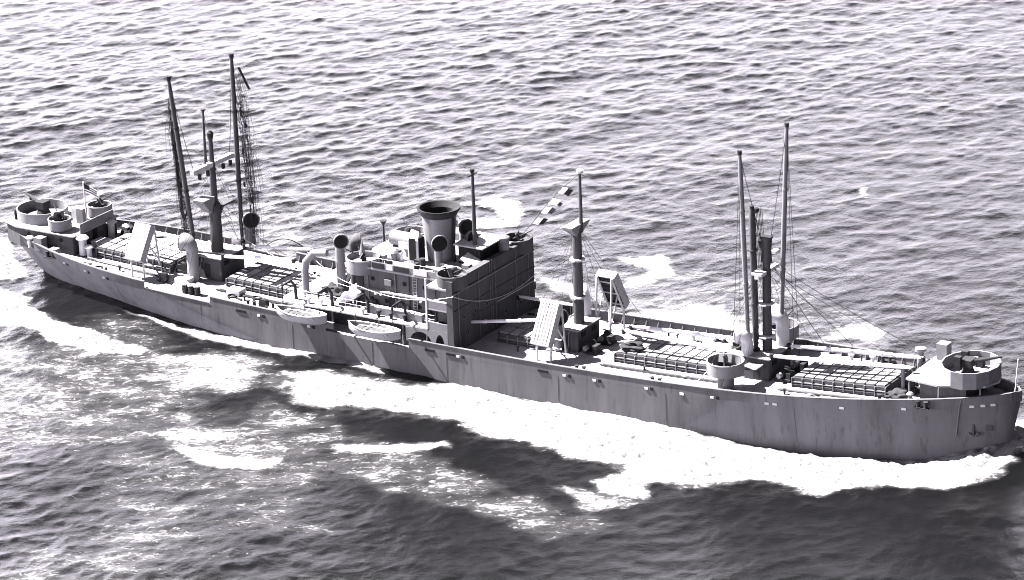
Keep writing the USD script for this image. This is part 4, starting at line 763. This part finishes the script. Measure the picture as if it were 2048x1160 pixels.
# water thrown up along the bow and trailing shoulder wave
bx = np.zeros(PX.shape); ys = -hb(PX[near], 0.05); dist = np.maximum(np.abs(PY[near]) - np.abs(ys), 0)
bow = np.exp(-((PX[near] - 65.5) / 5) ** 2) * 1.9 - np.exp(-((PX[near] - 46) / 12) ** 2) * 1.35 + np.exp(-((PX[near] + 52) / 10) ** 2) * .5 - np.exp(-((PX[near] - 12) / 12) ** 2) * .25
bx[near] = bow * np.exp(-(dist / 5.5) ** 2)
div = np.zeros(PX.shape)          # diverging crests leaving the bow
for k, (a0, w_, hh) in enumerate(((0.42, 2.4, .75), (.62, 2.2, .35))):
    t_ = 64 - PX[near]; yc = 7.0 + np.clip(t_ - 8, 0, 200) * a0 * .62
    div_ = hh * np.exp(-((np.abs(PY[near]) - yc) / w_) ** 2) * smooth(4, 16, t_) * np.exp(-np.clip(t_, 0, 300) / 60)
    div[near] += div_
Z = h + bx + div + np.clip(foam, 0, 1.2) * (lump * .5 + .08)
sea_pts = np.stack([PX + ox, PY + oy, Z], -1).reshape(-1, 3)
fa = foam.reshape(-1)
sea_m = usdkit.material(stage, '/World/Looks/sea_water', {
    'g': ('geometry', {}), 'a': ('attribute', {'attribute': 'foam'}),
    'n1': ('noise_texture', {'scale': 1.7, 'detail': 8.0, 'roughness': .74, 'distortion': .8}), 'n2': ('noise_texture', {'scale': .28, 'detail': 4.0, 'roughness': .6}),
    'am': ('math', {'math_type': 'multiply_add', 'value2': .5, 'value3': .5}), 'nm': ('math', {'math_type': 'multiply_add', 'value2': 1.5, 'value3': -.75}), 'nm2': ('math', {'math_type': 'multiply_add', 'value2': .9, 'value3': -.45}),
    'rot': ('mapping', {'rotation': (0, 0, -math.atan2(LD[1], LD[0]))}), 'str': ('mapping', {'scale': (.55, 1.1, 1)}),
    'mk': ('map_range', {'range_type': 'smoothstep', 'from_min': .25, 'from_max': 1.0, 'to_max': .16, 'clamp': True}), 'mk2': ('math', {'math_type': 'multiply_add', 'value2': .7, 'value3': -.35}), 'mk3': ('math', {'math_type': 'add'}),
    'water': ('mix_color', {'blend_type': 'mix', 'a': (.002, .002, .0022), 'b': (.5, .49, .51)}),
    's1': ('math', {'math_type': 'add'}), 's2': ('math', {'math_type': 'add'}),
    'f': ('map_range', {'range_type': 'smoothstep', 'from_min': .50, 'from_max': .74, 'clamp': True}),
    'col': ('mix_color', {'blend_type': 'mix', 'b': (.14, .138, .145)}),
    'ro': ('math', {'math_type': 'multiply_add', 'value2': .7, 'value3': .10}),
    'w1': ('noise_texture', {'scale': 2.8, 'detail': 6.0, 'roughness': .62, 'distortion': .4}),
    'mp': ('mapping', {'scale': (1, 1, .3)}),
    'b': ('bump', {'strength': .55, 'distance': .13}),
    'p': ('principled_bsdf', {'ior': 1.333, 'specular_ior_level': .5})},
    [('g.position', 'rot.vector'), ('rot.vector', 'str.vector'), ('str.vector', 'n1.vector'), ('str.vector', 'n2.vector'), ('n2.fac', 'mk2.value1'), ('mk2.value', 'mk3.value1'), ('a.fac', 'mk3.value2'), ('mk3.value', 'mk.value'), ('mk.result', 'water.fac'), ('water.result', 'col.a'), ('g.position', 'w1.vector'), ('n1.fac', 'nm.value1'), ('n2.fac', 'nm2.value1'), ('a.fac', 's1.value1'), ('nm.value', 's1.value2'),
     ('s1.value', 's2.value1'), ('nm2.value', 's2.value2'), ('s2.value', 'f.value'), ('f.result', 'col.fac'), ('col.result', 'p.base_color'), ('f.result', 'ro.value1'), ('ro.value', 'p.roughness'),
     ('w1.fac', 'b.height'), ('b.normal', 'p.normal')], surface='p.BSDF')
sf = grid_faces(len(LU), len(LV))
sea = usdkit.mesh(stage, '/World/water', (sea_pts, sf[:, ::-1] if np.cross(np.r_[LD, 0], np.r_[VD, 0])[2] < 0 else sf), sea_m, smooth=True)
UsdGeom.PrimvarsAPI(sea).CreatePrimvar('foam', Sdf.ValueTypeNames.FloatArray, 'vertex').Set(Vt.FloatArray.FromNumpy(fa.astype(np.float32)))
tag(sea, 'dark choppy open sea', 'sea', None, 'structure')
# thick foam of the bow wave and wake: rises through the water surface where the sea is churned white
fi = np.full(PX.shape, -1, int); msk = foam > .62
cell = msk[:-1, :-1] | msk[1:, :-1] | msk[:-1, 1:] | msk[1:, 1:]
iu, iv = np.nonzero(cell); NV = len(LV)
q = np.stack([iu * NV + iv, (iu + 1) * NV + iv, (iu + 1) * NV + iv + 1, iu * NV + iv + 1], 1)
used = np.unique(q); remap = np.full(PX.size, -1); remap[used] = np.arange(len(used))
fz = sea_pts[used].copy(); fd = fa[used]; lp = lump.reshape(-1)[used]
fz[:, 2] += np.clip((fd - 1.02 + lp * 1.1) * .5, -.35, .22) 
fm_ = usdkit.material(stage, '/World/Looks/thick_foam', {'g': ('geometry', {}), 'n': ('noise_texture', {'scale': 1.6, 'detail': 8.0, 'roughness': .7}), 'r': ('rgb_ramp', {'ramp': [(.36, (.045, .044, .047)), (.5, (.14, .138, .145)), (.62, (.2, .197, .207))]}),
    'b': ('bump', {'strength': .8, 'distance': .25}), 'p': ('principled_bsdf', {'roughness': .95, 'specular_ior_level': .2})}, [('g.position', 'n.vector'), ('n.fac', 'r.fac'), ('n.fac', 'b.height'), ('r.color', 'p.base_color'), ('b.normal', 'p.normal')], surface='p.BSDF')
qf = remap[q]; 
fo = usdkit.mesh(stage, '/World/wake_foam', (fz, qf[:, ::-1] if np.cross(np.r_[LD, 0], np.r_[VD, 0])[2] < 0 else qf), fm_, smooth=True)
tag(fo, 'white churned foam of the bow wave and wake around the ship', 'foam', None, 'stuff')
